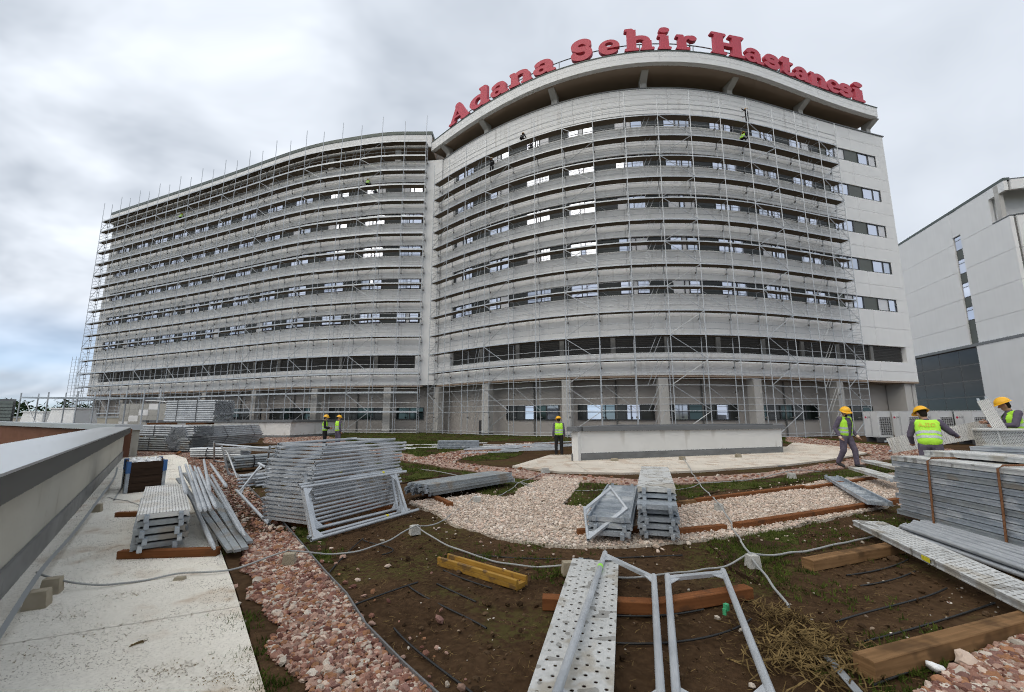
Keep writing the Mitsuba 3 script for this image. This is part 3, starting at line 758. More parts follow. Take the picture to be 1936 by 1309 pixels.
towS = [0.25, 2.9, 5.6, 8.35, 11.1, 13.75, 16.35, 19.0, 21.65, 24.3, 27.0, 29.7, 32.4, 35.2, 38.0, 40.9, 43.3]
sc_t, ZT = scaffold(TOWER, towS, 14, 'grey steel scaffold with plank decks wrapping the convex front under the red sign', 0.07, False, 2.4, first_deck=3)
wingS = list(np.linspace(WL - 60.6, WL - 0.2, 25))
sc_w, ZW = scaffold(WING, wingS, 17, 'grey steel scaffold with bright toe boards along the long wing receding to the left', 0.10, True, 3.3, first_deck=1)
# lower outer bay at the far left end of the wing scaffold
m = Mesh()
for o in (1.2, .42):
    for s in (WL - 63.0, WL - 61.8):
        m.tube(WING.p3(s, o, -.1), WING.p3(s, o, 11.0), .03, 5)
for z in np.arange(0.5, 11, .5):
    m.tube(WING.p3(WL - 63.0, 1.2, z), WING.p3(WL - 61.8, 1.2, z), .016, 4)
    m.tube(WING.p3(WL - 61.8, .42, z), WING.p3(WL - 61.8, 1.2, z), .016, 4)
part(sc_w, 'ladder_tower', m, 'm_tube')

# ---------------------------------------------------------------- the neighbouring white block on the right
blk = thing('white_block', 'plain white building at the right edge with one vertical strip of windows', 'building')
BR, BL = A(62.6, 51.2, 0), A(64.5, 74.0, 0)
BR, BL = A(62.3, 51.3, 0), A(69.3, 79.0, 0)
zb = [11.6, 14.58, 18.33, 22.32, 26.48, 31.2]
tb = (BL - BR) / np.linalg.norm(BL - BR); nb = A(-tb[1], tb[0], 0); nb = nb if nb @ A(-1, 0, 0) > 0 else -nb
LB = np.linalg.norm(BL - BR)
WP = lambda u, o, z: BR + tb * u + nb * o + A(0, 0, z)
core = Mesh()
core.poly(Polygon([tuple(WP(0.05, -.2, 0)[:2]), tuple(WP(LB, -.2, 0)[:2]), tuple(WP(LB, -25, 0)[:2]), tuple(WP(0.05, -25, 0)[:2])]), 0, 26.3)
part(blk, 'wall', core, 'm_joint')
slit0, slit1 = 8.2, 9.7
for z0, z1 in zip(zb[:-1], zb[1:]):
    for a, b in ((0, slit0), (slit1, LB)):
        if z1 > 31 and a == 0:
            a = 2.6
        part(blk, 'facade_panel', Mesh().beam(WP(a + .012, 0, z0 + .02), WP(b - .012, 0, z0 + .02), 0.4, z1 - z0 - .04), 'm_wall_flat')
zz = 11.6
for i, h in enumerate((2.2, 1.3, 2.0, 1.3, 2.2, 1.3, 2.2, 1.3, 2.1)):
    if i % 2 == 0 and i > 1:
        k = part(blk, 'window', Mesh().beam(WP(slit0 + .02, -.05, zz), WP(slit1 - .02, -.05, zz), 0.12, h), 'm_frame_dark')
        part(k, 'pane', Mesh().beam(WP(slit0 + .1, .0, zz + .1), WP(slit1 - .1, .0, zz + .1), 0.10, h * .62), 'm_mirror')
        part(k, 'pane', Mesh().beam(WP(slit0 + .1, .0, zz + .2 + h * .62), WP(slit1 - .1, .0, zz + .2 + h * .62), 0.10, h * .3 - .2), 'm_mirror')
    else:
        part(blk, 'infill_panel', Mesh().beam(WP(slit0 + .02, -.05, zz + .01), WP(slit1 - .02, -.05, zz + .01), 0.12, h - .02), 'm_spandrel_green')
    zz += h
part(blk, 'facade_panel', Mesh().beam(WP(slit0, -.02, zz), WP(slit1, -.02, zz), 0.4, 31.15 - zz), 'm_wall_flat')
for z0, z1 in list(zip(zb[:-2], zb[1:-1])) + [(0.02, 11.58)]:
    part(blk, 'facade_panel', Mesh().beam(WP(.0, -.42, z0 + .03), WP(.0, -24, z0 + .03), 0.4, z1 - z0 - .06), 'm_wall_flat')
part(blk, 'roof_fascia', Mesh().beam(WP(.0, -.42, 29.9), WP(.0, -24, 29.9), 0.42, 1.28), 'm_wall_flat')
part(blk, 'terrace_wall', Mesh().beam(WP(2.8, -.42, 26.3), WP(2.8, -24, 26.3), 0.3, 4.8), 'm_wall_flat')
part(blk, 'parapet_cap', Mesh().beam(WP(.0, -.42, 26.5), WP(.0, -24, 26.5), 0.6, 0.12), 'm_coping_dark')
part(blk, 'roof_trim', Mesh().beam(WP(-.1, -.1, 31.2), WP(LB, -.1, 31.2), 0.7, 0.35), 'm_roof_trim')
part(blk, 'roof', Mesh().beam(WP(-.1, -12.6, 31.1), WP(LB, -12.6, 31.1), 24.5, 0.3), 'm_coping_dark')
part(blk, 'parapet_cap', Mesh().beam(WP(-.05, -.05, 26.5), WP(2.6, -.05, 26.5), 0.6, 0.12), 'm_coping_dark')
part(blk, 'top_column', Mesh().beam(WP(0.9, 0, 26.6), WP(1.6, 0, 26.6), 0.45, 4.5), 'm_column')
part(blk, 'roof_fascia', Mesh().beam(WP(-.05, 0.002, 29.9), WP(2.62, 0.002, 29.9), 0.42, 1.28), 'm_wall_flat')
# base: dark trim, glass box on the left, white wall on the right
part(blk, 'base_trim', Mesh().beam(WP(-2, .5, 11.2), WP(LB - .2, .5, 11.2), 1.2, 0.38), 'm_coping_dark')
part(blk, 'base_wall', Mesh().beam(WP(-2, .55, 0), WP(7.4, .55, 0), 1.0, 11.2), 'm_wall_flat')
gb = Mesh(); gb.beam(WP(7.45, .35, 0), WP(LB - .3, .35, 0), 0.5, 11.2)
g = part(blk, 'curtain_wall', gb, 'm_pilaster')
for i in range(5):
    for j in range(5):
        u0 = 7.5 + i * (LB - 8.0) / 5; u1 = u0 + (LB - 8.0) / 5 - .12
        part(g, 'pane', Mesh().beam(WP(u0, .61, .1 + j * 2.22), WP(u1, .61, .1 + j * 2.22), .03, 2.1), 'm_glass_smoke')

# ---------------------------------------------------------------- the roof terrace and the land beyond
def xy(pts):
    return [(p[0], p[1]) for p in pts]
land = Mesh(); land.add([(-3000, -1500, -9), (3000, -1500, -9), (3000, 4000, -9), (-3000, 4000, -9)], [[0, 1, 2, 3]])
struct('land', land, 'm_field')

TERRACE = Polygon([(-15.7, 18.3), (-46.2, 38.2), (-140, 100), (-120, 115), (75, 115), (95, 20), (40, -14), (2.0, -14), (-3.3, 2.6)])
near = sbox(-6.5, 1.2, 11, 13)
def grid_sheet(x0, x1, y0, y1, step, fn):
    xs, ys = np.arange(x0, x1 + step / 2, step), np.arange(y0, y1 + step / 2, step)
    X, Y = np.meshgrid(xs, ys); Z = fn(X, Y); n = len(xs)
    i, j = np.meshgrid(np.arange(len(ys) - 1), np.arange(n - 1), indexing='ij'); a = (i * n + j).ravel()
    return np.stack([X.ravel(), Y.ravel(), Z.ravel()], 1), np.stack([a, a + 1, a + n + 1, a + n], 1)
def soil_z(X, Y):
    p = np.stack([X, Y, X * 0], -1)
    z = (meshkit.fbm(p * 1.7, 3, 4) - 0.5) * 0.06 + (meshkit.fbm(p * 7.0, 4, 5) - 0.5) * 0.055
    edge = np.clip(np.minimum(np.minimum(X + 6.5, 11 - X), np.minimum(Y - 1.2, 13 - Y)) / 0.4, 0, 1)
    return z * edge - 0.012
m = Mesh(); m.add(*grid_sheet(-6.5, 11, 1.2, 13, 0.055, soil_z))
struct('soil_bed', m, 'm_soil', smooth=True)
m = Mesh(); m.poly(TERRACE.difference(near), -9.0, -0.012)
struct('terrace', m, 'm_soil')

def sheet(name, poly, z, m_, label=None):
    poly = Polygon(poly) if not hasattr(poly, 'area') else poly
    m = Mesh(); m.poly(poly.buffer(0), z - 0.10, z)
    return struct(name, m, m_, label)

def wobble(pts, n=14, amp=0.05, seed=1):
    """The polygon with its edges cut finer and made a little uneven."""
    pts = np.array(pts); out = []
    for a, b in zip(pts, np.roll(pts, -1, 0)):
        k = max(1, int(np.linalg.norm(b - a) / 0.25)); k = min(k, 60)
        for t in np.arange(k) / k:
            out.append(a + (b - a) * t)
    out = np.array(out); q = np.c_[out * 1.8, np.zeros(len(out))]
    out[:, 0] += (meshkit.noise(q, seed) - .5) * 2 * amp; out[:, 1] += (meshkit.noise(q + 31, seed) - .5) * 2 * amp
    return Polygon(out).buffer(0)

# concrete walkway along the parapet wall, cast in slabs with open joints
pe = [A(*(-3.673, 5.814, 0.000)), A(*(-2.675, 4.513, 0.000)), A(*(-1.468, 2.883, 0.000))]
dirp = (pe[0] - pe[2])[:2]; dirp /= np.linalg.norm(dirp)
near_e = pe[2][:2] - dirp * 3.0
far_e = A(*(-12.804, 17.701, 0.000))[:2]
mid_e = A(*(-4.764, 7.238, 0.000))[:2]
wn, wf = A(*(-4.459, 4.126, 0.000))[:2], A(*(-15.298, 17.701, 0.000))[:2]
wd = (wf - wn) / np.linalg.norm(wf - wn)
walk = Polygon([tuple(near_e), tuple(pe[2][:2]), tuple(pe[1][:2]), tuple(pe[0][:2]), tuple(mid_e), tuple(far_e), tuple(A(*(-14.569, 19.421, 0.000))[:2]), tuple(wf + wd * .5), tuple(wn - wd * 6)]).buffer(0)
j1 = LineString([A(*(-4.012, 3.144, 0.000))[:2], A(*(-2.237, 4.030, 0.000))[:2]])
j2 = LineString([A(*(-10.515, 9.978, 0.000))[:2], A(*(-6.581, 10.338, 0.000))[:2]])
slabs = walk.difference(unary_union([j1.buffer(0.006), j2.buffer(0.007)]))
walkway = struct('concrete_walkway', Mesh().poly(walk.buffer(-0.01), -0.08, -0.004), 'm_flash')
for g in slabs.geoms:
    part(walkway, 'slab', Mesh().poly(g, -0.06, 0.03), 'm_concrete')

# pink gravel strip beside the walkway, held by a thin steel edging
edge_px = [A(*(-0.243, 2.575, 0.000)), A(*(-0.487, 2.883, 0.000)), A(*(-0.955, 3.403, 0.000)), A(*(-1.368, 4.061, 0.000)), A(*(-1.884, 4.766, 0.000)), A(*(-2.337, 5.395, 0.000)), A(*(-3.190, 6.589, 0.000)), A(*(-5.000, 9.038, 0.000)), A(*(-8.560, 13.865, 0.000)), A(*(-11.391, 17.701, 0.000)), A(*(-17.834, 23.715, 0.000))]
ed = smooth_path([(p[0], p[1], 0) for p in edge_px], 8)
pink = Polygon([tuple(p[:2]) for p in ed] + [tuple(A(*(-18.838, 21.854, 0.000))[:2]), tuple(A(*(-15.616, 18.160, 0.000))[:2]), tuple(A(*(-14.569, 19.421, 0.000))[:2]), tuple(far_e), tuple(mid_e), tuple(pe[0][:2]), tuple(pe[1][:2]), tuple(pe[2][:2]), tuple(near_e)]).buffer(0).difference(walk.buffer(0.02))
sheet('pink_gravel_bed', pink, 0.008, 'm_soil')
k = key_for('steel_edging')
m = Mesh()
for a, b in zip(ed[:44:2], ed[2:46:2]):
    m.beam(A(a[0], a[1], -0.03), A(b[0], b[1], -0.03), 0.012, 0.085)
single('steel_edging', m, 'm_coping_dark', 'thin dark steel edging between the pink gravel strip and the brown soil', 'edging')
# the same gravel in the bottom right corner
pink2 = wobble(xy([(2.198, 2.781, 0.000), (2.518, 2.929, 0.000), (2.961, 3.144, 0.000), (4.124, 3.750, 0.000), (3.990, 3.219, 0.000), (2.656, 2.421, 0.000)]), seed=5)
sheet('pink_gravel_bed', pink2, 0.008, 'm_soil')

# pale gravel paths
wp = wobble(xy([(-2.006, 8.764, -0.000), (-1.263, 9.095, 0.000), (-0.772, 9.643, 0.000), (-0.193, 9.270, 0.000), (0.033, 9.391, -0.000), (0.232, 10.489, 0.000), (0.611, 11.412, 0.000), (0.890, 12.300, 0.000), (1.898, 11.888, 0.000), (1.571, 10.726, 0.000), (1.105, 9.095, 0.000), (0.961, 8.407, 0.000), (1.378, 8.125, 0.000),
    (3.029, 8.407, 0.000), (4.608, 9.211, 0.000), (7.998, 11.597, 0.000), (11.837, 13.468, 0.000), (14.300, 13.865, 0.000), (9.226, 9.038, 0.000), (7.620, 8.764, -0.000), (5.569, 7.655, 0.000), (4.187, 6.865, 0.000), (3.141, 6.362, 0.000), (2.194, 5.977, 0.000), (1.542, 5.837, 0.000), (1.068, 5.791, 0.000), (0.547, 5.860, 0.000), (-0.056, 6.150, -0.000), (-0.673, 6.678, 0.000), (-1.246, 7.575, 0.000)]), amp=0.06, seed=2)
sheet('white_gravel_path', wp, 0.016, 'm_white_gravel')
far_paths = [
    wobble(xy([(-23.711, 42.771, -0.000), (-15.672, 38.047, -0.000), (-7.933, 24.553, 0.000), (-5.355, 20.872, 0.000), (-2.278, 16.456, 0.000), (-0.135, 14.431, 0.000), (1.231, 12.857, 0.000), (3.188, 11.790, 0.000), (5.194, 12.300, 0.000), (7.587, 13.468, 0.000), (11.538, 16.079, 0.000), (16.028, 19.694, 0.000), (15.616, 18.160, 0.000), (10.505, 14.431, 0.000), (6.916, 12.300, 0.000), (4.602, 11.232, 0.000), (2.685, 10.889, 0.000), (0.989, 11.790, 0.000), (-0.581, 13.095, 0.000), (-2.208, 14.733, 0.000), (-4.864, 18.160, 0.000), (-9.169, 23.715, 0.000), (-15.808, 28.601, 0.000)]), amp=0.12, seed=3),
    wobble(xy([(-3.908, 17.701, 0.000), (-2.899, 20.872, 0.000), (-1.141, 25.452, 0.000), (1.081, 28.601, 0.000), (3.040, 28.601, 0.000), (2.374, 24.553, 0.000), (-0.209, 22.202, 0.000), (-1.877, 18.160, 0.000), (-2.225, 16.079, 0.000)]), amp=0.1, seed=4),
    wobble(xy([(23.328, 38.047, -0.000), (22.852, 32.649, 0.000), (21.192, 24.553, 0.000), (22.482, 22.933, 0.000), (18.735, 19.155, 0.000), (15.582, 19.155, 0.000), (17.139, 24.553, 0.000), (18.257, 29.833, 0.000)]), amp=0.1, seed=6)]
for g in far_paths:
    sheet('pink_gravel_path', g, 0.014, 'm_pink_gravel')
# pavers round the light well, cut into slabs
pav = Polygon(xy([(0.000, 14.733, 0.000), (1.621, 19.155, 0.000), (2.409, 19.155, 0.000), (15.026, 24.553, 0.000), (17.969, 28.601, 0.000), (18.008, 24.553, 0.000), (16.022, 20.266, 0.000), (11.705, 16.851, 0.000), (9.023, 15.047, 0.000), (5.541, 13.468, 0.000), (3.212, 12.975, 0.000), (1.421, 13.217, 0.000)])).buffer(0)
paver = struct('paved_apron', Mesh().poly(pav.buffer(-.01), -0.05, 0.02), 'm_flash')
px0, py0, px1, py1 = pav.bounds
for i in range(int((px1 - px0) / 2.2) + 1):
    for j in range(int((py1 - py0) / 2.2) + 1):
        g = pav.intersection(sbox(px0 + i * 2.2 + .008, py0 + j * 2.2 + .008, px0 + i * 2.2 + 2.192, py0 + j * 2.2 + 2.192))
        if g.area > .05:
            part(paver, 'slab', Mesh().poly(g, -0.04, 0.045), 'm_paver')
# mossy lawn patches
lawns = [xy([(-4.722, 17.265, 0.000), (-2.118, 14.142, 0.000), (-0.560, 12.628, 0.000), (0.957, 11.412, 0.000), (0.659, 10.889, 0.000), (0.203, 10.264, 0.000), (-0.031, 9.038, 0.000), (-0.787, 9.978, 0.000), (-1.592, 12.628, 0.000), (-2.509, 12.090, 0.000), (-2.698, 11.144, 0.000), (-4.828, 15.376, 0.000)]),
    xy([(1.754, 11.412, 0.000), (2.893, 10.726, 0.000), (4.658, 11.058, 0.000), (7.077, 12.090, 0.000), (10.456, 14.142, 0.000), (14.473, 16.851, 0.000), (14.267, 15.376, 0.000), (10.789, 12.628, 0.000), (8.346, 12.090, 0.000), (6.011, 10.726, 0.000), (4.048, 9.643, 0.000), (3.164, 8.506, 0.000), (1.394, 8.217, 0.000), (1.022, 8.506, 0.000), (1.189, 9.330, 0.000)]),
    xy([(-13.781, 28.601, 0.000), (-8.323, 22.933, 0.000), (-4.995, 18.644, 0.000), (-3.405, 17.265, 0.000), (-2.407, 20.872, 0.000), (-1.100, 24.553, 0.000), (-3.806, 29.833, 0.000), (-8.029, 32.649, 0.000), (-14.772, 38.047, -0.000)]),
    xy([(-2.517, 18.160, 0.000), (-1.344, 16.851, 0.000), (-0.166, 17.701, 0.000), (0.540, 20.872, 0.000), (-0.209, 22.202, 0.000), (-1.860, 20.266, 0.000)]),
    xy([(-14.772, 38.047, -0.000), (-5.674, 28.601, 0.000), (1.179, 31.177, 0.000), (3.614, 28.601, 0.000), (4.819, 38.047, -0.000), (-9.728, 48.843, 0.000), (-26.459, 54.673, 0.000)]),
    xy([(17.294, 28.601, 0.000), (18.297, 24.553, 0.000), (17.929, 20.266, 0.000), (21.021, 23.715, 0.000), (24.396, 32.649, 0.000), (23.058, 38.047, -0.000)]),
    xy([(-3.266, 6.739, 0.000), (-2.210, 5.300, 0.000), (-1.970, 5.300, 0.000), (-2.712, 6.445, 0.000), (-3.392, 7.238, 0.000)]),
    xy([(2.513, 5.930, 0.000), (3.331, 6.445, 0.000), (4.262, 6.739, 0.000), (3.594, 5.930, 0.000), (2.834, 5.300, 0.000), (2.416, 4.650, 0.000), (2.414, 5.300, 0.000)]),
    xy([(5.714, 7.615, 0.000), (6.773, 7.819, 0.000), (5.806, 6.739, 0.000), (5.265, 6.739, 0.000)])]
lawn_poly = []
for i, p in enumerate(lawns):
    g = wobble(p, amp=0.12, seed=20 + i).difference(unary_union([wp, pav] + far_paths))
    lawn_poly.append(g)
    sheet('lawn', g, 0.006, 'm_moss')

# ---------------------------------------------------------------- loose stones, grass and litter (uncountable)
ICO = trimesh.creation.icosphere(subdivisions=0)
ICO1 = trimesh.creation.icosphere(subdivisions=1)
PINKS = np.array([(.22, .11, .082), (.29, .16, .122), (.37, .24, .19), (.50, .40, .33), (.14, .066, .052), (.30, .155, .088), (.47, .42, .36), (.22, .125, .105), (.33, .22, .175)])
PALES = np.array([(.58, .50, .42), (.52, .42, .345), (.63, .56, .49), (.46, .37, .30), (.58, .45, .37), (.40, .33, .285)])
def scatter(poly, n, seed):
    r = np.random.default_rng(seed); x0, y0, x1, y1 = poly.bounds; out = np.zeros((0, 2))
    import shapely
    while len(out) < n:
        p = r.uniform((x0, y0), (x1, y1), (n * 3, 2)); p = p[shapely.contains_xy(poly, p[:, 0], p[:, 1])]
        out = np.vstack([out, p]) if len(p) else out
    return out[:n]
def stones(pts, size, pal, seed, base=ICO, z=0.02, flat=0.62):
    r = np.random.default_rng(seed); n = len(pts); V, F = np.array(base.vertices), np.array(base.faces)
    jit = 1 + r.uniform(-.26, .26, (n, len(V), 1))
    s = r.lognormal(0, .38, (n, 1, 1)) * size * np.stack([r.uniform(.75, 1.25, n), r.uniform(.75, 1.25, n), np.full(n, flat)], -1)[:, None]
    v = V[None] * jit * s
    q = trimesh.transformations.random_quaternion if False else None
    a, b = r.uniform(0, 6.28, n), r.normal(0, .5, n)
    ca, sa, cb, sb = np.cos(a)[:, None], np.sin(a)[:, None], np.cos(b)[:, None], np.sin(b)[:, None]
    x, y, zz = v[..., 0], v[..., 1] * cb - v[..., 2] * sb, v[..., 1] * sb + v[..., 2] * cb
    v = np.stack([x * ca - y * sa + pts[:, :1], x * sa + y * ca + pts[:, 1:2], zz + z + r.uniform(-.004, .010, (n, 1))], -1)
    f = F[None] + (np.arange(n) * len(V))[:, None, None]
    c = pal[r.integers(0, len(pal), n)] * r.uniform(.70, 1.15, (n, 1))
    return v.reshape(-1, 3), f.reshape(-1, 3), np.repeat(c, len(V), 0)
def stone_stuff(name, sets, label, cat):
    v, f, c, n = [], [], [], 0
    for a, b, d in sets:
        v.append(a); f.append(b + n); c.append(d); n += len(a)
    k = key_for(name); scene[k] = mikit.ply((np.vstack(v), np.vstack(f)), 'm_stones', False, color=np.vstack(c))
    labels[k] = {'label': label, 'category': cat, 'kind': 'stuff'}
nearcut = sbox(-4.2, 1.0, 6, 6.4)
moss_gap = fbm_np = None
pn, pf = pink.intersection(nearcut), pink.difference(nearcut)
def thin(p, seed, lim=.30):
    d = np.array([walk.distance(Point(*q)) for q in p])
    h = meshkit.fbm(np.c_[p * 1.5, np.zeros(len(p))], 3, seed)
    return p[d > np.clip(.9 * (h - .40), .02, .30)]
P1, P2, P3 = thin(scatter(pn, 16500, 1), 8, .22), thin(scatter(pn, 2300, 2), 8, .22), scatter(pf, 12000, 3)
stone_stuff('pink_gravel', [stones(P1, .0122, PINKS, 4, ICO1, .020), stones(P2, .0185, PINKS, 5, ICO1, .024), stones(P3, .018, PINKS, 6, ICO), stones(scatter(pink2, 5000, 7), .0165, PINKS, 8, ICO1, .02)], 'pink and white crushed stones filling the strip beside the concrete walkway', 'gravel')
W1 = scatter(wp, 36000, 11)
stray2 = scatter(pink.buffer(.35).difference(unary_union([pink, walk])).intersection(sbox(-9, 1, 3, 12)), 150, 13)
stray = scatter(wp.buffer(.5).difference(wp), 320, 12)
stone_stuff('white_gravel', [stones(W1, .0155, PALES, 13, ICO, .022), stones(stray, .015, PALES, 14, ICO, .008)], 'pale beige pea gravel of the curved path through the planting bed', 'gravel')
FP = np.vstack([scatter(g, 3500, 40 + i) for i, g in enumerate(far_paths)])
stone_stuff('pink_gravel', [stones(FP, .032, PINKS, 44, ICO, .02)], 'dusty pink gravel of the far paths in front of the hospital', 'gravel')
soil_poly = sbox(-3.6, 2.0, 9.5, 11).difference(unary_union([walk.buffer(.1), pink, pink2, wp]))
CL = np.array([(.055, .033, .018), (.075, .046, .026), (.036, .022, .012), (.095, .062, .037)])
stone_stuff('soil_clods', [stones(scatter(soil_poly, 4200, 19), .010, CL, 20, ICO, .002), stones(scatter(soil_poly, 350, 21), .019, CL, 22, ICO1, .004), stones(stray2, .016, PINKS, 23, ICO, .006)], 'crumbly dark clods and a few strayed stones on the soil', 'soil')
S1 = scatter(soil_poly, 900, 15)
stone_stuff('soil_pebbles', [stones(S1, .007, np.array([(.45, .40, .33), (.26, .20, .15), (.58, .54, .48), (.12, .085, .06)]), 16, ICO, .004), stones(scatter(soil_poly, 70, 17), .018, np.vstack([PALES, PINKS]), 18, ICO, .006)], 'small pebbles and clods scattered over the brown soil', 'pebbles')

def blades(pts, h, w, seed, lean=.5, z=0.0):
    r = np.random.default_rng(seed); n = len(pts)
    a = r.uniform(0, 6.28, n); L = r.uniform(.5, 1.2, n) * h; t = r.normal(0, lean, n); b = r.uniform(0, 6.28, n)
    base = np.c_[pts, np.full(n, z)]
    s = np.c_[np.cos(a), np.sin(a), np.zeros(n)] * w
    top = base + np.c_[np.cos(b) * np.sin(t) * L, np.sin(b) * np.sin(t) * L, np.abs(np.cos(t)) * L]
    v = np.stack([base - s, base + s, top], 1).reshape(-1, 3)
    return v, np.arange(3 * n).reshape(-1, 3)
def clumps(poly, n, k, spread, seed):
    c = scatter(poly, n, seed); r = np.random.default_rng(seed + 1)
    p = (c[:, None] + r.normal(0, spread, (n, k, 2))).reshape(-1, 2)
    return p
LP = [g for g in lawn_poly if g.area > .3]
gm = Mesh()
for i, g in enumerate(LP):
    d = math.hypot(g.centroid.x, g.centroid.y)
    n = int(min(1500, g.area * (34 if d < 12 else 16)))
    gm.add(*blades(clumps(g, n, 12, .07, 100 + i), .07 if d < 12 else .10, .005 if d < 12 else .011, 200 + i, .7))
stuff('lawn_grass', gm, 'm_grass', 'short patchy green grass between the gravel paths', 'grass')
weeds = Mesh()
spots = [((-2.896, 6.445, 0.000), .35, 60), ((-2.232, 5.494, 0.000), .25, 40), ((-3.424, 5.703, 0.000), .2, 30), ((-2.133, 3.750, 0.000), .18, 50), ((-1.794, 3.285, 0.000), .15, 40), ((-1.472, 2.929, 0.000), .15, 40), ((2.793, 5.814, 0.000), .45, 120), ((2.791, 5.120, 0.000), .45, 110), ((3.626, 6.445, 0.000), .5, 80), ((4.570, 6.739, 0.000), .5, 60), ((5.853, 7.063, 0.000), .35, 60), ((0.396, 4.873, 0.000), .3, 50), ((0.203, 5.596, 0.000), .5, 40), ((2.751, 3.251, 0.000), .3, 90), ((3.175, 3.425, 0.000), .25, 60), ((2.309, 2.982, 0.000), .25, 50), ((-0.424, 5.494, 0.000), .4, 30), ((2.761, 4.384, 0.000), .5, 50), ((-8.885, 13.865, 0.000), .5, 60), ((4.269, 5.930, 0.000), .6, 60)]
for i, (c, s, n) in enumerate(spots):
    r = np.random.default_rng(300 + i); cc = r.normal(0, s, (n, 2)) * .55 + np.array(c[:2])
    p = (cc[:, None] + r.normal(0, .02, (n, 9, 2))).reshape(-1, 2)
    weeds.add(*blades(p, .05, .0065, 400 + i, .9))
stuff('weeds', weeds, 'm_grass', 'low green weeds sprouting in tufts from the soil and gravel edges', 'weeds')

def straws(pts, ln, w, seed, z=.01, zr=.03, flat=.25):
    r = np.random.default_rng(seed); n = len(pts); a = r.uniform(0, 6.28, n); L = r.uniform(.4, 1.1, n) * ln / 2
    p = np.c_[pts, z + np.abs(r.normal(0, zr, n))]; tilt = r.normal(0, flat, n)
    d = np.c_[np.cos(a) * np.cos(tilt), np.sin(a) * np.cos(tilt), np.sin(tilt)] * L[:, None]
    s = np.c_[-np.sin(a), np.cos(a), r.normal(0, .4, n)] * w
    bend = np.c_[-np.sin(a), np.cos(a), np.ones(n) * .4] * (r.normal(0, .16, n) * L)[:, None]
    v = np.stack([p - d - s, p - d + s, p + bend + s, p + bend - s, p + d + s * .4, p + d - s * .4], 1)
    f = np.array([[0, 1, 2], [0, 2, 3], [3, 2, 4], [3, 4, 5]])[None] + (np.arange(n) * 6)[:, None, None]
    return v.reshape(-1, 3), f.reshape(-1, 3)
lit = Mesh(); lit.add(*straws(scatter(soil_poly, 16000, 50), .055, .0014, 51, .002, .008, .2))
stuff('soil_litter', lit, 'm_straw', 'fine dry stalks strewn over the brown soil', 'litter')
pile = Mesh(); r_ = np.random.default_rng(60)
for c, s, n in (((2.191, 3.750, 0.000), .13, 170), ((2.057, 3.389, 0.000), .17, 420), ((2.021, 3.126, -0.000), .15, 190), ((1.732, 3.156, 0.000), .15, 130), ((2.141, 3.989, 0.000), .12, 60), ((2.335, 3.462, 0.000), .14, 70)):
    q = r_.normal(0, s, (n, 2)) + np.array(c[:2]); h = np.exp(-((q - np.array(c[:2])) ** 2).sum(1) / (2 * s * s))
    v, f = straws(q, .15, .0042, 61 + n, .006, .018, .4)
    v[:, 2] += np.repeat(h * .05 * r_.uniform(.2, 1, n), 6); pile.add(v, f)
stuff('dry_weed_heap', pile, 'm_straw', 'flat heap of pulled dry brown weeds on the soil near the right', 'dry weeds')
lf = Mesh(); r_ = np.random.default_rng(72)
for c, sp_, n in (((-2.133, 3.067, 0.000), .13, 170), ((-3.424, 4.263, 0.000), .12, 90), ((-3.831, 5.300, 0.000), .10, 80), ((-1.777, 2.982, 0.000), .10, 120), ((-6.371, 8.263, 0.000), .2, 90), ((-3.575, 3.842, 0.000), .10, 60), ((-3.200, 3.219, 0.000), .12, 80), ((-4.311, 5.300, 0.000), .4, 130), ((-3.037, 3.580, 0.000), .5, 160)):
    q = r_.normal(0, 1, (n, 2)) * A(sp_, sp_ * .55) + A(*c)[:2]
    lf.add(*straws(q, .016, .0022, 73 + n, .033, .002, .1))
lf.add(*straws(A(*(-2.631, 3.389, 0.000))[:2] + r_.normal(0, .012, (6, 2)), .09, .006, 75, .035, .003, .1))
stuff('walkway_litter', lf, 'm_straw', 'brown leaf litter and bark crumbs on the concrete walkway', 'litter')

# ---------------------------------------------------------------- parapet walls round the sunken court at the left
PB0, PB1 = A(-3.52, 2.96, 0), A(-15.30, 17.70, 0)
pd = (PB1 - PB0) / np.linalg.norm(PB1 - PB0); pn_ = A(pd[1], -pd[0], 0); pn_ = pn_ if pn_[0] > 0 else -pn_
PB0 = PB0 - pd * 5.5
PLn = np.linalg.norm(PB1 - PB0)
par = thing('parapet_wall', 'long beige parapet wall with a broad grey metal coping along the concrete walkway', 'wall')
Pw = lambda u, o, z: PB0 + pd * u + pn_ * o + A(0, 0, z)
wall_prof = lambda o0, o1, z0, z1: [(o0, z0), (o1, z0), (o1, z1), (o0, z1)]
e = [0.0, 4.4, 8.9, 13.0, 16.4, PLn]
for a, b in zip(e[:-1], e[1:]):
    part(par, 'wall_panel', Mesh().beam(Pw(a + .006, -.30, .0), Pw(b - .006, -.30, .0), 0.52, 1.10), 'm_render')
e = np.linspace(0, PLn + .04, 8)
for a, b in zip(e[:-1], e[1:]):
    part(par, 'flashing', Mesh().beam(Pw(a + .002, -.02, .02), Pw(b - .002, -.02, .02), 0.03, 0.27), 'm_flash')
e = np.linspace(-1.0, PLn + .12, 7)
for a, b in zip(e[:-1], e[1:]):
    q = Mesh()
    q.prism(Pw(a + .003, -.30, 1.215), Pw(b - .003, -.30, 1.215), [(-.46, 0), (.44, 0), (.44, .022), (.0, .034), (-.46, .022)])
    part(par, 'coping', q, 'm_coping')
    q = Mesh().prism(Pw(a, -.30, 1.0), Pw(b, -.30, 1.0), [(-.44, 0), (.42, 0), (.42, .212), (-.44, .212)])
    part(par, 'fascia', q, 'm_coping_edge')
par2 = thing('parapet_wall', 'farther parapet with grey coping and reddish brown inner face behind the beige one', 'wall')
Q0, Q1 = A(-15.6, 18.2, 0), A(-46.0, 38.0, 0)
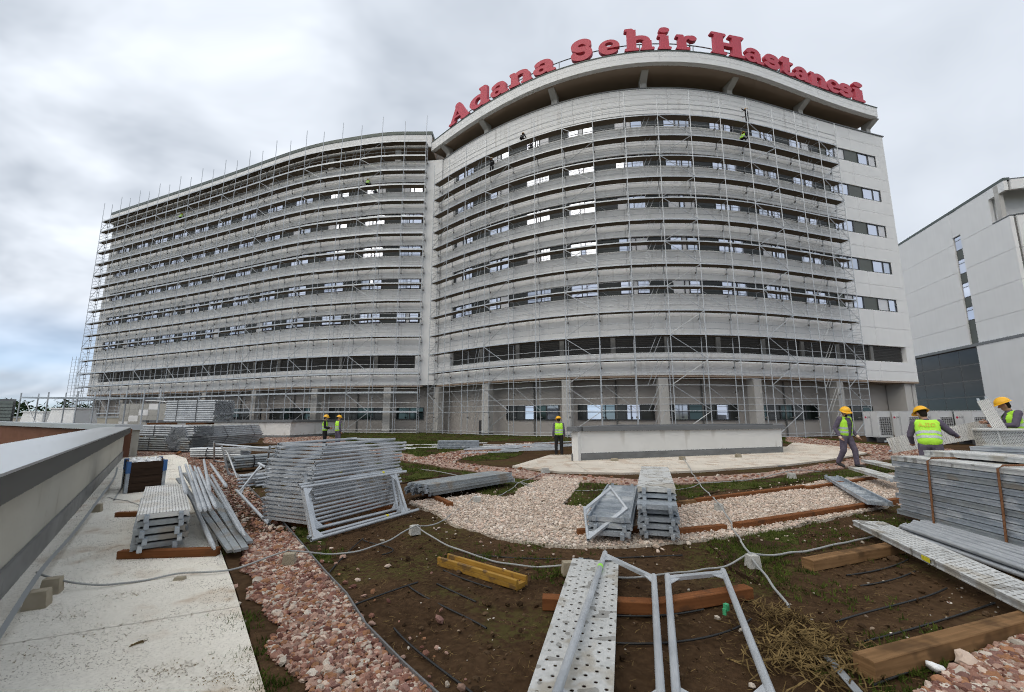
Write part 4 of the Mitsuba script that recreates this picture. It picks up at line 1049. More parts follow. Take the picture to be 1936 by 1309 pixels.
qd = (Q1 - Q0) / np.linalg.norm(Q1 - Q0)
part(par2, 'brown_face', Mesh().beam(Q0 + A(.2, -.3, -4), Q1 + A(0, -.3, -4), 0.25, 5.15), 'm_brown_wall')
part(par2, 'wall_core', Mesh().beam(Q0 + A(0, .2, -4), Q1 + A(0, .2, -4), 0.4, 5.15), 'm_render')
for t in range(4):
    part(par2, 'coping', Mesh().beam(Q0 + qd * (t * 9.05 + .005) + A(0, -.05, 1.10 + t * 0.0), Q0 + qd * (t * 9.05 + 9.045) + A(0, -.05, 1.10), 0.9, 0.22), 'm_coping')

# light well with white upstand, and a second one farther left
def upstand(label, corners, h, flash=.30):
    k = thing('light_well', label, 'roof upstand')
    c = [A(*p) for p in corners]; n = len(c); cen = sum(c) / n
    for i in range(n):
        a, b = c[i], c[(i + 1) % n]
        d = (b - a) / np.linalg.norm(b - a); o = np.cross(d, A(0, 0, 1)); o = o if o @ (a - cen) > 0 else -o
        a2, b2 = a - o * .12, b - o * .12
        part(k, 'wall', Mesh().beam(a2 + d * .241, b2 - d * (.0 if i % 2 else .0), .24, h - .12), 'm_white_render')
        part(k, 'flashing', Mesh().beam(a + o * .015 - d * .03, b + o * .015 + d * .0, .03, flash), 'm_flash')
        part(k, 'coping', Mesh().beam(a2 + A(0, 0, h - .12) + d * .42 + o * .03, b2 + A(0, 0, h - .12) + d * .18 + o * .03, .42, .17), 'm_coping_dark')
    part(k, 'cover', Mesh().poly(Polygon([tuple(p[:2]) for p in c]).buffer(-.3), h - .35, h - .28), 'm_coping_dark')
    return k
u0, u1 = A(*(2.065, 16.456, 0.000)), A(*(12.559, 20.565, 0.000))
wv = (u1 - u0) / np.linalg.norm(u1 - u0); wb = A(-wv[1], wv[0], 0)
wk_ = A(3.0, 5.0, 0)
upstand('low white walled light well with grey coping standing on pale pavers before the entrance front', [u0 + wv * .15, u1 - wv * .25, u1 - wv * .25 + wk_, u0 + wv * .15 + wk_], 1.22)
lw0, lw1 = A(-17.9, 36.0, 0), A(-30.5, 37.0, 0)
upstand('low white walled upstand with dark coping below the wing scaffold at the left', [lw1, lw0, lw0 + A(1.5, 6, 0), lw1 + A(1.5, 6, 0)], 1.35, .2)

# ---------------------------------------------------------------- steel decks, frames, tubes
def deck_mesh(L, W, flip=False, hole=None, h=.07):
    """A plank along +x from the origin, y across, z up from the ground."""
    m = Mesh(); t = .004
    zt = h - t
    if hole:
        px, py, r = hole; P = sbox(0, -W / 2, L, W / 2); hs = []
        for j, y in enumerate(np.arange(-W / 2 + .05, W / 2 - .03, py)):
            for x in np.arange(.06 + (j % 2) * px / 2, L - .05, px):
                hs.append(Point(x, y).buffer(r, 3))
        m.poly(P.difference(unary_union(hs)), zt, h)
    else:
        m.poly(sbox(0, -W / 2, L, W / 2), zt, h)
    for s in (-1, 1):
        def strip(y0, y1, z0, z1):
            m.box2((0, min(s * y0, s * y1), z0), (L, max(s * y0, s * y1), z1))
        w = W / 2
        strip(w - .014, w - .010, .010, h * .72)           # web, set back
        strip(w - .014, w, h * .72, zt - .0005)              # top band
        strip(w - .030, w - .002, 0, .010)                   # bottom lip
    for e in (0, L - .005):
        m.box2((e, -W / 2 + .012, .012), (e + .005, W / 2 - .012, zt - .001))
    for x in np.arange(.35, L - .1, .45):
        m.box2((x, -W / 2 + .006, zt - .035), (x + .03, W / 2 - .006, zt - .001))
    if flip:
        v, f = m.out(); v = v.copy(); v[:, 2] = h - v[:, 2]; v[:, 1] = -v[:, 1]
        n = Mesh(); n.add(v, f, m.uv()); return n
    return m
def hook_mesh(W, end, h=.07, flip=False, s=1):
    m = Mesh()
    if True:
        y = s * W * .32
        m.box((end * .025, y, h * .55), (.05, .045, h * .75))
        m.box((end * .058, y, h * .30), (.022, .045, h * .95))
        m.tube((end * .035, y + .02 * s, -.012), (end * .035, y + .02 * s, .02), .009, 6)
    if flip:
        v, f = m.out(); v = v.copy(); v[:, 2] = h - v[:, 2]; n = Mesh(); n.add(v, f); return n
    return m
_lib = {}
def lib(kind, *a, m='m_galv', uv=False):
    k = (kind, a, m)
    if k not in _lib:
        q = (deck_mesh if kind == 'deck' else hook_mesh)(*a)
        _lib[k] = mikit.ply(q.out(), m, False, uv=q.uv() if uv else None)
    return _lib[k]
def deck(label, p, x, L, W, group=None, m='m_galv', flip=False, up=(0, 0, 1), hole=None, hooks=True, h=.07, name='steel_plank', parent=None):
    M = frame_at(p, x, up)
    if parent:
        k = key_for('plank', parent)
    else:
        k = thing(name, label, 'scaffold plank', group)
    d = lib('deck', L, W, flip, hole, h, m=m, uv=True)
    if parent:
        scene[k] = {**d, 'to_world': M}
        s = k
    else:
        part(k, 'tread', d, None, to_world=M); s = k
    if hooks:
        for q in (-1, 1):
            part(s, 'hook', lib('hook', W, -1, h, flip, q), None, to_world=M)
            part(s, 'hook', lib('hook', W, 1, h, flip, q), None, to_world=M @ T4().translate([L, 0, 0]))
    return k
def timber(label, p0, p1, w, h, m='m_wood', group=None, ch=.006):
    return single('timber', Mesh().beam(p0, p1, w, h, ch), m, label, 'timber', group, uv=True)
def tube_thing(label, p0, p1, r=.0242, group=None, m='m_tube', collar=True, n=10):
    k = thing('steel_tube', label, 'tube', group)
    part(k, 'barrel', Mesh().pipe(p0, p1, r, n), m, 40)
    if collar:
        p0, p1 = A(*p0), A(*p1); d = (p1 - p0) / np.linalg.norm(p1 - p0)
        part(k, 'spigot', Mesh().pipe(p0 - d * .10, p0 + d * .02, r * .80, n), m, 40)
    return k
def frame_thing(label, bl, br, tl, tr, group=None, r=.0242, m='m_tube', inset=.14, ext=.10, marks=()):
    """An H frame: two long standards bl-br and tl-tr joined by two cross bars with corner plates."""
    k = thing('scaffold_trestle', label, 'scaffold frame', group)
    bl, br, tl, tr = (A(*p) for p in (bl, br, tl, tr))
    for a, b in ((bl, br), (tl, tr)):
        part(k, 'standard', Mesh().pipe(a - (b - a) * .02, b + (b - a) * ext / 2, r, 10), m, 40)
    for t in (.012, 1 - inset * .3):
        a, b = bl + (br - bl) * t, tl + (tr - tl) * t
        part(k, 'cross_bar', Mesh().prism(a, b, [(-.016, -.026), (.016, -.026), (.016, .026), (-.016, .026)], up=np.cross(b - a, np.cross(br - bl, b - a))), m)
        for e0, e1, ax in ((a, b, br - bl), (b, a, br - bl)):
            u = (e1 - e0) / np.linalg.norm(e1 - e0); w_ = ax / np.linalg.norm(ax) * (1 if t < .5 else -1)
            nn = np.cross(u, w_); nn /= np.linalg.norm(nn)
            p = e0 + u * r; tri = np.array([p, p + u * .13, p + w_ * .13])
            v = np.vstack([tri + nn * .003, tri - nn * .003])
            part(k, 'corner_plate', (v, np.array([[0, 1, 2], [3, 5, 4], [0, 3, 4], [0, 4, 1], [1, 4, 5], [1, 5, 2], [2, 5, 3], [2, 3, 0]])), m)
    for a, b, f in marks:
        a, b = A(*a), A(*b); d = (b - a) / np.linalg.norm(b - a); c = a + (b - a) * f
        part(k, 'paint_mark', Mesh().tube(c, c + d * .05, r + .0012, 10), 'm_yellow', 40)
    return k
def bundle(label, p0, p1, cols, rows, r, hexa=True, straps=(.2, .8), name='tube_bundle', m='m_tube', z0=.1, round_=False, shift=0.0):
    k = thing(name, label, 'tube bundle', None)
    p0, p1 = A(*p0), A(*p1); d = (p1 - p0) / np.linalg.norm(p1 - p0); s = np.cross(d, A(0, 0, 1))
    r_ = np.random.default_rng(len(scene)); n = 0; rest = Mesh(); pts = []
    for j in range(rows):
        for i in range(cols):
            y = (i - (cols - 1) / 2) * 2.05 * r + (r if hexa and j % 2 else 0); z = z0 + r + j * (1.76 if hexa else 2.03) * r
            if round_ and ((y / (cols * 1.03 * r)) ** 2 + ((z - z0 - rows * .88 * r) / (rows * .88 * r)) ** 2 > 1.05):
                continue
            pts.append((y, z))
            e = r_.uniform(-.06, .06)
            a, b = p0 + s * y + A(0, 0, z) + d * e, p1 + s * y + A(0, 0, z) + d * e
            part(k, 'tube', Mesh().pipe(a, b, r * .88, 8, .70), m, 40)
    P = np.array(pts); w0, w1, h0, h1 = P[:, 0].min() - r - .006, P[:, 0].max() + r + .006, P[:, 1].min() - r - .006, P[:, 1].max() + r + .006
    for f in straps:
        c = p0 + (p1 - p0) * f; st = Mesh()
        hull = Polygon(P).convex_hull if False else None
        from shapely.geometry import MultiPoint
        ring = np.array(MultiPoint(pts).convex_hull.buffer(r + .006, 4).exterior.coords)[:-1]
        loop = np.array([c + s * q[0] + A(0, 0, q[1]) for q in ring]); nn = len(loop)
        v = np.vstack([loop - d * .02, loop + d * .02]); i = np.arange(nn); jn = (i + 1) % nn
        st.add(v, np.stack([i, jn, jn + nn, i + nn], 1))
        part(k, 'strap', st, 'm_mesh_black')
    return k

ORD = 'first second third fourth fifth sixth seventh eighth ninth tenth eleventh twelfth thirteenth fourteenth fifteenth sixteenth seventeenth eighteenth nineteenth twentieth'.split()
GL = None
# low stack of planks on the walkway
sp, sd = A(-4.06, 5.36, 0), A(-1.73, 2.22, 0) / 2.815
sw = np.cross(A(0, 0, 1), sd)
timber('brown timber bearer under the near end of the low plank stack on the walkway', A(*(-4.438, 5.275, 0.030)), A(*(-3.402, 5.391, 0.030)), .10, .085)
timber('short brown bearer sticking out left of the low plank stack, at its far end', A(*(-6.355, 7.395, 0.030)), A(*(-5.486, 7.472, 0.030)), .10, .07)
for i in range(5):
    j = rng.uniform(-.03, .03, 3)
    deck('grey perforated scaffold plank on top of the low stack on the walkway' if i == 4 else f'{ORD[i]} grey plank from the bottom of the low stack on the walkway', sp + A(0, 0, .118 + i * .082) + sd * j[0] + sw * j[1], sd + sw * j[2] * .3, 2.6, .49, None if i == 4 else GL, 'm_deck_perf' if i == 4 else 'm_galv_old')
# tubes and flat members leaning over that stack
GT = None
for i, (a, b) in enumerate([((-6.629, 9.020, 0.600), (-4.109, 5.737, 0.680)), ((-7.463, 10.345, 0.500), (-3.754, 5.515, 0.520)), ((-7.210, 10.129, 0.500), (-3.718, 5.546, 0.520)), ((-7.081, 10.102, 0.480), (-3.750, 5.681, 0.500)), ((-6.856, 9.900, 0.480), (-3.744, 5.780, 0.500)),
        ((-7.552, 11.058, 0.550), (-4.293, 6.461, 0.600)), ((-7.035, 10.571, 0.500), (-4.454, 7.078, 0.560)), ((-6.367, 9.471, 0.400), (-3.436, 5.813, 0.220)), ((-6.063, 9.219, 0.380), (-3.306, 5.689, 0.200)), ((-6.313, 8.690, 0.450), (-3.298, 5.114, 0.220))]):
    d = (A(*a) - A(*b)); d /= np.linalg.norm(d)
    tube_thing(f'{ORD[i]} galvanised tube with a spigot end in the loose sheaf beside the low plank stack', A(*b), A(*a) + d * .5, .025, GT)
for i, (a, b) in enumerate([((-5.566, 7.753, 0.400), (-3.213, 5.316, 0.080)), ((-5.797, 8.219, 0.420), (-3.126, 5.301, 0.090)), ((-5.782, 8.416, 0.420), (-3.111, 5.418, 0.080)), ((-5.170, 7.733, 0.360), (-3.231, 5.716, 0.070))]):
    d = A(*a) - A(*b)
    single('steel_bar', Mesh().beam(A(*b), A(*a) + d * .25, .07, .03), 'm_galv_old', f'{ORD[i]} flat galvanised bar from the left, fanned out onto the pink gravel', 'bar')

# wooden crate of couplers
ck = thing('coupler_crate', 'dark wooden crate with blue corner posts full of pale couplers, by the parapet', 'crate')
c0 = A(*(-8.087, 9.526, 0.030)); c1 = A(*(-7.744, 10.071, 0.030)); cv = (c1 - c0) / np.linalg.norm(c1 - c0); cb = A(-.68, .733, 0); cw, cl = np.linalg.norm(c1 - c0), 1.05
for j in range(4):
    z = .05 + j * .148
    for a, b in ((c0, c0 + cv * cw), (c0 + cb * cl, c0 + cb * cl + cv * cw), (c0, c0 + cb * cl), (c0 + cv * cw, c0 + cv * cw + cb * cl)):
        part(ck, 'board', Mesh().beam(a + A(0, 0, z), b + A(0, 0, z), .03, .138), 'm_crate', uv=True)
for a in (c0, c0 + cv * cw, c0 + cb * cl, c0 + cb * cl + cv * cw):
    part(ck, 'corner_post', Mesh().box(a + A(0, 0, .53), (.07, .07, .24), math.atan2(cv[1], cv[0])), 'm_blue')
    part(ck, 'corner_post', Mesh().box(a + A(0, 0, .21), (.06, .06, .40), math.atan2(cv[1], cv[0])), 'm_galv')
part(ck, 'floor', Mesh().poly(Polygon([tuple(p[:2]) for p in (c0, c0 + cv * cw, c0 + cv * cw + cb * cl, c0 + cb * cl)]).buffer(-.02), .03, .53), 'm_crate')
cq = Mesh()
for i in range(260):
    a = c0 + cv * rng.uniform(.06, cw - .06) + cb * rng.uniform(.06, cl - .06) + A(0, 0, .545 + rng.uniform(0, .06) + .05 * math.exp(-((i % 7) - 2) ** 2))
    u = rng.normal(0, 1, 3); u /= np.linalg.norm(u)
    cq.tube(a - u * .03, a + u * .03, rng.uniform(.02, .032), 6)
part(ck, 'couplers', cq, 'm_pure_white', kind='stuff')

# bundles at the far end of the walkway
bundle('big round strapped bundle of galvanised tubes with pale open ends, on the gravel', (-15.438, 20.565, 0.000), (-15.889, 27.467, 0.000), 9, 11, .056, straps=(.12, .45, .85), round_=True)
bundle('short strapped tube bundle left of the frame stacks', (-12.314, 17.481, 0.000), (-10.255, 17.265, 0.000), 7, 5, .040, straps=(.35, .8))
bundle('strapped tube bundle half hidden behind the loose frames', (-8.437, 13.468, 0.000), (-7.454, 15.047, 0.000), 7, 5, .040, straps=(.3, .75), m='m_galv_old')
bh = A(-14.6, 20.9, 0)
bundle('lowest tube bundle behind the end of the parapet', bh, bh + A(-3.4, 1.0, 0), 10, 6, .050, False, (.2, .7), z0=.06, m='m_galv_old')
bundle('middle tube bundle of the pile behind the end of the parapet', bh + A(.1, .1, 0), bh + A(-3.3, 1.1, 0), 10, 5, .050, False, (.2, .7), z0=.74, m='m_tube')
for t, lab in ((.4, 'near'), (2.2, 'far')):
    timber(lab + ' timber batten between the tube bundles behind the parapet end', bh + A(-t, -.4, 1.28), bh + A(-t + .3, 1.0, 1.28), .08, .08)
bundle('square topmost tube bundle of the pile behind the parapet end', bh + A(.5, .8, 0), bh + A(-2.7, 1.9, 0), 10, 10, .052, False, (.35, .75), z0=1.40, m='m_tube')
timber('brown bearer under the big round tube bundle', A(*(-14.254, 19.155, 0.000)), A(*(-17.834, 24.553, 0.000)), .1, .1)

# ---------------------------------------------------------------- stack of frames in the middle, loose frames round it
fb, fx = A(-2.79, 6.44, 0), A(.41, .91, 0) / math.hypot(.41, .91)
fy = A(-fx[1], fx[0], 0)
timber('brown bearer under the left end of the frame stack', fb + fy * -.12 + fx * .25, fb + fy * 1.15 + fx * .25, .1, .1)
timber('brown bearer under the right end of the frame stack', fb + fy * -.12 + fx * 1.6, fb + fy * 1.15 + fx * 1.6, .1, .1)
for i in range(19):
    z = .13 + i * .0565; j = rng.uniform(-.022, .022, 2)
    o = fb + fx * (j[0] + (.12 if i > 15 else 0)) + fy * j[1] + A(0, 0, z)
    frame_thing(f'{ORD[i]} galvanised frame from the bottom of the tall flat stack in the middle' if i < 18 else 'topmost galvanised frame of the tall flat stack in the middle', o, o + fx * 1.86, o + fy * .98, o + fy * .98 + fx * 1.86, None, r=.0205, ext=.02)
GF = 'frames leaning on the middle stack'
f1 = [(-2.66, 6.11, .05), (-1.80, 7.74, .05), (-2.93, 6.31, .68), (-2.01, 7.95, .68)]
frame_thing('outermost H frame leaning against the front of the middle stack', *f1, marks=((f1[2], f1[3], .8), (f1[0], f1[1], .75)))
f2 = [(-2.56, 5.98, .05), (-1.70, 7.66, .05), (-2.86, 6.22, .66), (-1.98, 7.85, .66)]
frame_thing('H frame leaning in front of the middle stack, its lower tube sticking out right', *f2, ext=.22)
f2b = [(-2.70, 6.30, .10), (-1.92, 7.86, .07), (-2.98, 6.46, .80), (-2.14, 8.10, .74)]
frame_thing('innermost of the three frames leaning on the front of the middle stack', *f2b, ext=.06, marks=((f2b[2], f2b[3], .35),))
ft = fb + A(.10, .12, 1.205)
frame_thing('frame lying crooked on top of the middle stack', ft, ft + fx * 1.8 + fy * .28, ft + fy * .85 - fx * .12, ft + fx * 1.7 + fy * 1.12, ext=.05)
f3 = [(-3.644, 6.887, 0.040), (-4.949, 8.232, 0.280), (-3.473, 7.313, 0.550), (-4.714, 8.449, 0.740)]
frame_thing('single H frame propped askew like a diamond left of the middle stack', *f3)
f4 = [(-7.274, 11.992, 0.040), (-7.752, 12.183, 0.750), (-6.212, 11.847, 0.300), (-5.548, 10.734, 0.950)]
frame_thing('H frame leaning over the loose tubes, behind the diamond frame', *f4)
f5 = [(-10.784, 16.324, 0.050), (-8.320, 12.513, 0.900), (-7.819, 14.415, 0.100), (-5.801, 10.742, 0.900)]
frame_thing('leftmost H frame standing upright against the tube bundle', *f5)
f6 = [(-7.845, 12.536, 0.040), (-7.933, 12.276, 0.800), (-6.563, 12.019, 0.050), (-5.611, 10.750, 0.850)]
frame_thing('H frame leaning just right of the leftmost frame', *f6)
for i in range(16):
    a = A(*(-6.257, 10.338, 0.000)) + A(.10 * (i % 4), .05 * (i % 4), .05 + .075 * (i // 4)); a += rng.normal(0, .03, 3) * A(1, 1, 0)
    b = a + A(1.35, 1.7, 0) + rng.normal(0, .08, 3) * A(1, 1, 0) + A(0, 0, .06)
    tube_thing('galvanised tube in the loose pile left of the middle frame stack', a, b, .027, 'tubes in the loose pile left of the middle stack', collar=False)

# long planks lying right of the frame stack
timber('brown bearer poking out under the long planks right of the middle stack', A(*(-1.106, 8.263, 0.000)), A(*(-2.061, 9.978, 0.000)), .1, .09)
pa, pb_ = A(-1.78, 9.0, 0), A(-.55, 10.5, 0)
pv = (pb_ - pa) / np.linalg.norm(pb_ - pa)
GP = None
for i, (o, z) in enumerate([(-.35, .10), (.0, .10), (-.3, .175), (.06, .175), (-.26, .25), (.02, .25)]):
    deck(['front', 'rear'][i % 2] + ' weathered plank in the ' + ['bottom', 'middle', 'top'][i // 2] + ' layer of the low pile right of the middle stack', pa + A(pv[1], -pv[0], 0) * (o + .1) + A(0, 0, z) + pv * rng.uniform(-.12, .12), pv, 2.5, .31, GP, 'm_galv_old')

# heaps near the building
for i in range(5):
    a = A(*(-3.792, 23.317, 0.000))
    deck(f'{ORD[i]} thin plank from the bottom of the silver stack on the far lawn', a + A(0, .02 * i, .02 + .085 * i), (1, .05, 0), 2.0, .5, None, 'm_galv')
for i in range(14):
    q = A(*(-1.459, 19.694, 0.000)) + A(((i * 37) % 110) * .045 + .5, ((i * 13) % 18) * .35, .03); ang = -.35 + .22 * math.sin(i * 2.1)
    a = A(*q) + A(-1.3, .2, .03 * (i % 4)); b = a + A(2.6 * math.cos(ang), 2.6 * abs(math.sin(ang)), .02)
    n_ = A(.15, .65, 0)
    frame_thing('H frame lying in the sprawled heap on the far lawn', a, b, a + n_, b + n_, 'frames sprawled on the far lawn', r=.026)
for i in range(14):
    q = A(*(-8.593, 22.933, 0.000)) + A(((i * 41) % 190) * .05, ((i * 7) % 10) * .55, .02)
    a = A(*q); b = a + A(2.2, -.5 + .2 * (i % 4), .02)
    tube_thing('thin tube strewn flat on the far lawn before the wing', a, b, .03, 'tubes strewn on the far lawn', collar=False, n=6)

# ---------------------------------------------------------------- two plank stacks right of centre
ax = A(.87, 2.78, 0) / 2.913; ay = A(-ax[1], ax[0], 0)
GA = None
a0 = A(1.25, 5.93, 0)
timber('brown bearer under the pair of plank stacks', A(.9, 6.35, 0), A(2.35, 6.55, 0), .1, .09)
timber('rear bearer under the pair of plank stacks', A(1.5, 8.0, 0), A(3.0, 8.2, 0), .1, .09)
for i in range(3):
    deck('upturned galvanised plank showing its cross ribs, top of the left stack' if i == 2 else f'{["lowest", "middle"][i]} galvanised plank under the upturned one', a0 + A(0, 0, .10 + i * .085) + ay * rng.uniform(-.02, .02) + ax * rng.uniform(-.04, .04), ax, 2.85, .56, None if i == 2 else GA, 'm_galv', flip=(i == 2))
g1 = [(0.952, 5.790, 0.100), (1.001, 6.332, 0.360), (1.534, 6.128, 0.400), (1.399, 6.472, 0.620)]
frame_thing('slim H frame leaning against the upturned planks', *g1, r=.021)
b0 = A(1.90, 5.98, 0)
for i in range(7):
    l = 'pale dusty plank on top of the taller stack right of centre' if i == 6 else 'bluish plank in the taller stack, its end sticking out' if i == 4 else f'{ORD[i]} galvanised plank from the bottom of the taller stack right of centre'
    deck(l, b0 + A(0, 0, .09 + i * .084) + ay * rng.uniform(-.02, .02) + ax * (rng.uniform(-.06, .06) - (.12 if i == 4 else 0) + (.22 if i > 4 else 0)), ax, 2.7, .50, None if i in (4, 6) else None, 'm_deck_top' if i == 6 else 'm_galv')

# ---------------------------------------------------------------- foreground: perforated plank, frames on a bearer
timber('long reddish brown bearer lying under the foreground plank and frames', A(*(0.261, 4.040, 0.000)), A(*(1.192, 3.938, 0.000)), .11, .10)
timber('reddish brown bearer continuing right under the foreground frames', A(*(1.183, 3.938, 0.000)), A(*(2.136, 4.263, 0.000)), .11, .10)
n0, n1 = A(.845, 4.74, .125), A(.30, 2.60, .06)
nd = (n1 - n0) / np.linalg.norm(n1 - n0)
deck('big pale perforated steel plank in the centre foreground', n0, nd, 2.55, .46, None, 'm_deck_top', hole=(.105, .062, .0125), h=.05)
frame_thing('H frame in the centre foreground with one tube lying along the perforated plank', (0.962, 4.842, 0.200), (0.206, 2.451, 0.190), (1.295, 4.289, 0.160), (0.794, 2.607, 0.100), None, .026, inset=0.0, ext=0.0)
lm = thing('paint_ring', 'bright lime paint ring on the tube over the perforated plank', 'paint mark')
q0, q1 = A(*(0.962, 4.842, 0.200)), A(*(0.206, 2.451, 0.190)); dq = (q1 - q0) / np.linalg.norm(q1 - q0)
part(lm, 'band', Mesh().tube(q0 + dq * .38, q0 + dq * .44, .0272, 12), 'm_lime', 40)
frame_thing('frame lying right of the perforated plank, a green tag on its thick right tube', (1.421, 4.289, 0.160), (0.890, 2.642, 0.080), (1.999, 4.428, 0.160), (1.411, 2.643, 0.100), None, .027, inset=0.0, ext=0.0)
tg = Mesh(); tg.box(A(*(1.726, 3.757, 0.120)) + A(-.03, 0, 0), (.035, .03, .05), .5); tg.box(A(*(1.726, 3.757, 0.120)) + A(-.05, -.01, -.03), (.02, .025, .045), .9)
single('plastic_tag', tg, 'm_green_tag', 'small green plastic tag tied to the right foreground frame', 'tag')
# yellow beam
yk = thing('yellow_beam', 'short yellow painted formwork beam lying on the brown soil', 'beam')
y0, y1 = A(*(-0.764, 5.190, 0.000)), A(*(0.096, 4.486, 0.000))
part(yk, 'web', Mesh().beam(y0, y1, .17, .045, .004), 'm_wood_yellow')
sd_ = np.cross((y1 - y0) / np.linalg.norm(y1 - y0), A(0, 0, 1))
for s in (-1, 1):
    part(yk, 'flange', Mesh().beam(y0 + sd_ * s * .072 + A(0, 0, .045), y1 + sd_ * s * .072 + A(0, 0, .045), .03, .045, .004), 'm_wood_yellow')
yb = Mesh()
for t in (.88, .95):
    for s in (-.03, .03):
        c = y0 + (y1 - y0) * t + sd_ * s; yb.tube(c + A(0, 0, .045), c + A(0, 0, .052), .008, 8)
part(yk, 'bolt_head', yb, 'm_rust', kind='stuff')

# bearers framing the pale gravel
for lab, a, b, w, h, mm in [('brown timber on the near edge of the gravel path, left piece', (2.286, 6.389, 0.000), (3.060, 6.648, 0.000), .10, .085, 'm_wood'), ('long brown timber along the near edge of the gravel path', (3.243, 6.678, 0.000), (7.539, 8.764, -0.000), .11, .10, 'm_wood'),
        ('long brown timber along the far edge of the gravel path', (3.483, 8.659, 0.000), (6.629, 10.338, 0.000), .10, .09, 'm_wood'), ('brown timber at the far edge of the gravel near the walking man', (6.544, 10.119, 0.000), (9.589, 11.888, 0.000), .10, .09, 'm_wood'),
        ('short orange brown timber end beside the taller plank stack', (3.030, 8.359, 0.000), (3.401, 8.556, 0.000), .10, .09, 'm_wood_pale'),
        ('pale timber lying under the perforated plank at the right', (3.152, 4.985, 0.000), (4.877, 5.703, 0.000), .13, .11, 'm_wood_pale'), ('thick pale timber in the right foreground under the perforated plank', (2.201, 3.027, 0.000), (4.021, 3.663, 0.000), .13, .12, 'm_wood_pale')]:
    timber(lab, A(*a), A(*b), w, h, mm, None)
deck('narrow bluish channel plank tilted across the timbers, open side up', A(*(6.288, 7.822, 0.120)), A(*(8.795, 12.804, 0.050)) - A(*(6.288, 7.822, 0.120)), 4.2, .36, None, 'm_galv', flip=True)
deck('pale plank lying nearest the walking man, left of the big strapped stack', A(*(9.409, 12.374, 0.200)), A(*(8.215, 9.392, 0.220)) - A(*(9.409, 12.374, 0.200)), 2.6, .34, None, 'm_deck_top')
deck('pale plank behind the nearest one, left of the big strapped stack', A(*(10.700, 13.576, 0.280)), A(*(9.707, 10.904, 0.280)) - A(*(10.700, 13.576, 0.280)), 2.6, .34, None, 'm_deck_top')
# perforated plank at the right edge
r0, r1 = A(4.93, 6.38, .12), A(4.07, 3.50, .13)
deck('long perforated steel plank with a yellow sticker pointing out of frame at the right', r0, r1 - r0, 3.2, .37, None, 'm_deck_top', hole=(.075, .052, .0155))
stk = Mesh(); rd = (r1 - r0) / np.linalg.norm(r1 - r0); rs = np.cross(rd, A(0, 0, 1))
stk.beam(r0 + rd * 1.62 + rs * .188 + A(0, 0, .015), r0 + rd * 1.76 + rs * .188 + A(0, 0, .015), .004, .045)
single('sticker', stk, 'm_yellow', 'yellow sticker on the side of the right perforated plank', 'sticker')

# ---------------------------------------------------------------- the big strapped plank stack, tubes below it
bs = thing('plank_stack', 'big stack of galvanised planks bound with rusty straps at the right edge', 'plank stack')
q0 = A(6.13, 7.24, 0); qx = A(-.13, -1.94, 0) / 1.944; qy = A(-qx[1], qx[0], 0); qy = qy if qy[0] > 0 else -qy
for t in (.5, 2.4):
    part(bs, 'bearer', Mesh().beam(q0 + qx * t - qy * .1, q0 + qx * t + qy * 1.3, .1, .09), 'm_wood', uv=True)
for i in range(11):
    for j in range(3):
        o = q0 + qx * rng.uniform(-.05, .05) + qy * (.17 + j * .37 + rng.uniform(-.012, .012)) + A(0, 0,   .10 + i * .0825)
        deck(None, o, qx, 3.2, .36, None, 'm_deck_top' if i == 10 else ('m_galv_old' if (i * 3 + j) % 4 == 0 else 'm_galv'), parent=bs, h=.072, hooks=(j == 0))
for t in (.62, 1.62):
    st = Mesh(); c = q0 + qx * t
    zt = .10 + 11 * .0825 + .002
    pts = [c - qy * .03 + A(0, 0, .06), c - qy * .032 + A(0, 0, .5) + qx * .03, c - qy * .03 + A(0, 0, zt - .03) + qx * .05, c + qy * .03 + A(0, 0, zt + .01) + qx * .06, c + qy * .6 + A(0, 0, zt + .012) + qx * .0, c + qy * 1.12 + A(0, 0, zt)]
    st.path(np.array(pts), .014, 6)
    part(bs, 'strap', st, 'm_rust', True)
# the loose deck that slants on top, and a second stack behind
deck('pale dusty plank lying across the top of the strapped stack', q0 + qy * .62 + qx * .15 + A(0, 0, 1.025), qx + qy * .12, 3.0, .60, None, 'm_deck_top')
bs2 = thing('plank_stack', 'second plank stack behind the strapped one, its top plank set on edge', 'plank stack')
for i in range(12):
    for j in range(2):
        deck(None, A(9.35, 9.1, 0) + A(.36 * j, .1 * j, .05 + i * .0825), A(.55, -1, 0), 3.4, .36, None, 'm_galv', parent=bs2, h=.074, hooks=False)
deck(None, A(9.5, 9.2, 1.20), A(.55, -1, 0), 3.2, .36, None, 'm_deck_perf', up=(.95, .3, .35), parent=bs2, hooks=False)
GB = 'tubes piled under the strapped plank stack'
for i in range(34):
    l, c = divmod(i, 17)
    a = A(5.36 + c * .064 + l * .03, 6.42 + c * .035, .05 + l * .055) + rng.normal(0, .012, 3)
    b = a + A(-.50 + c * .014, -2.9, .0) + rng.normal(0, .02, 3) * A(1, 1, 0)
    tube_thing('galvanised tube in the flat pile below the strapped plank stack', a, b, .0255, GB, 'm_tube', collar=False)

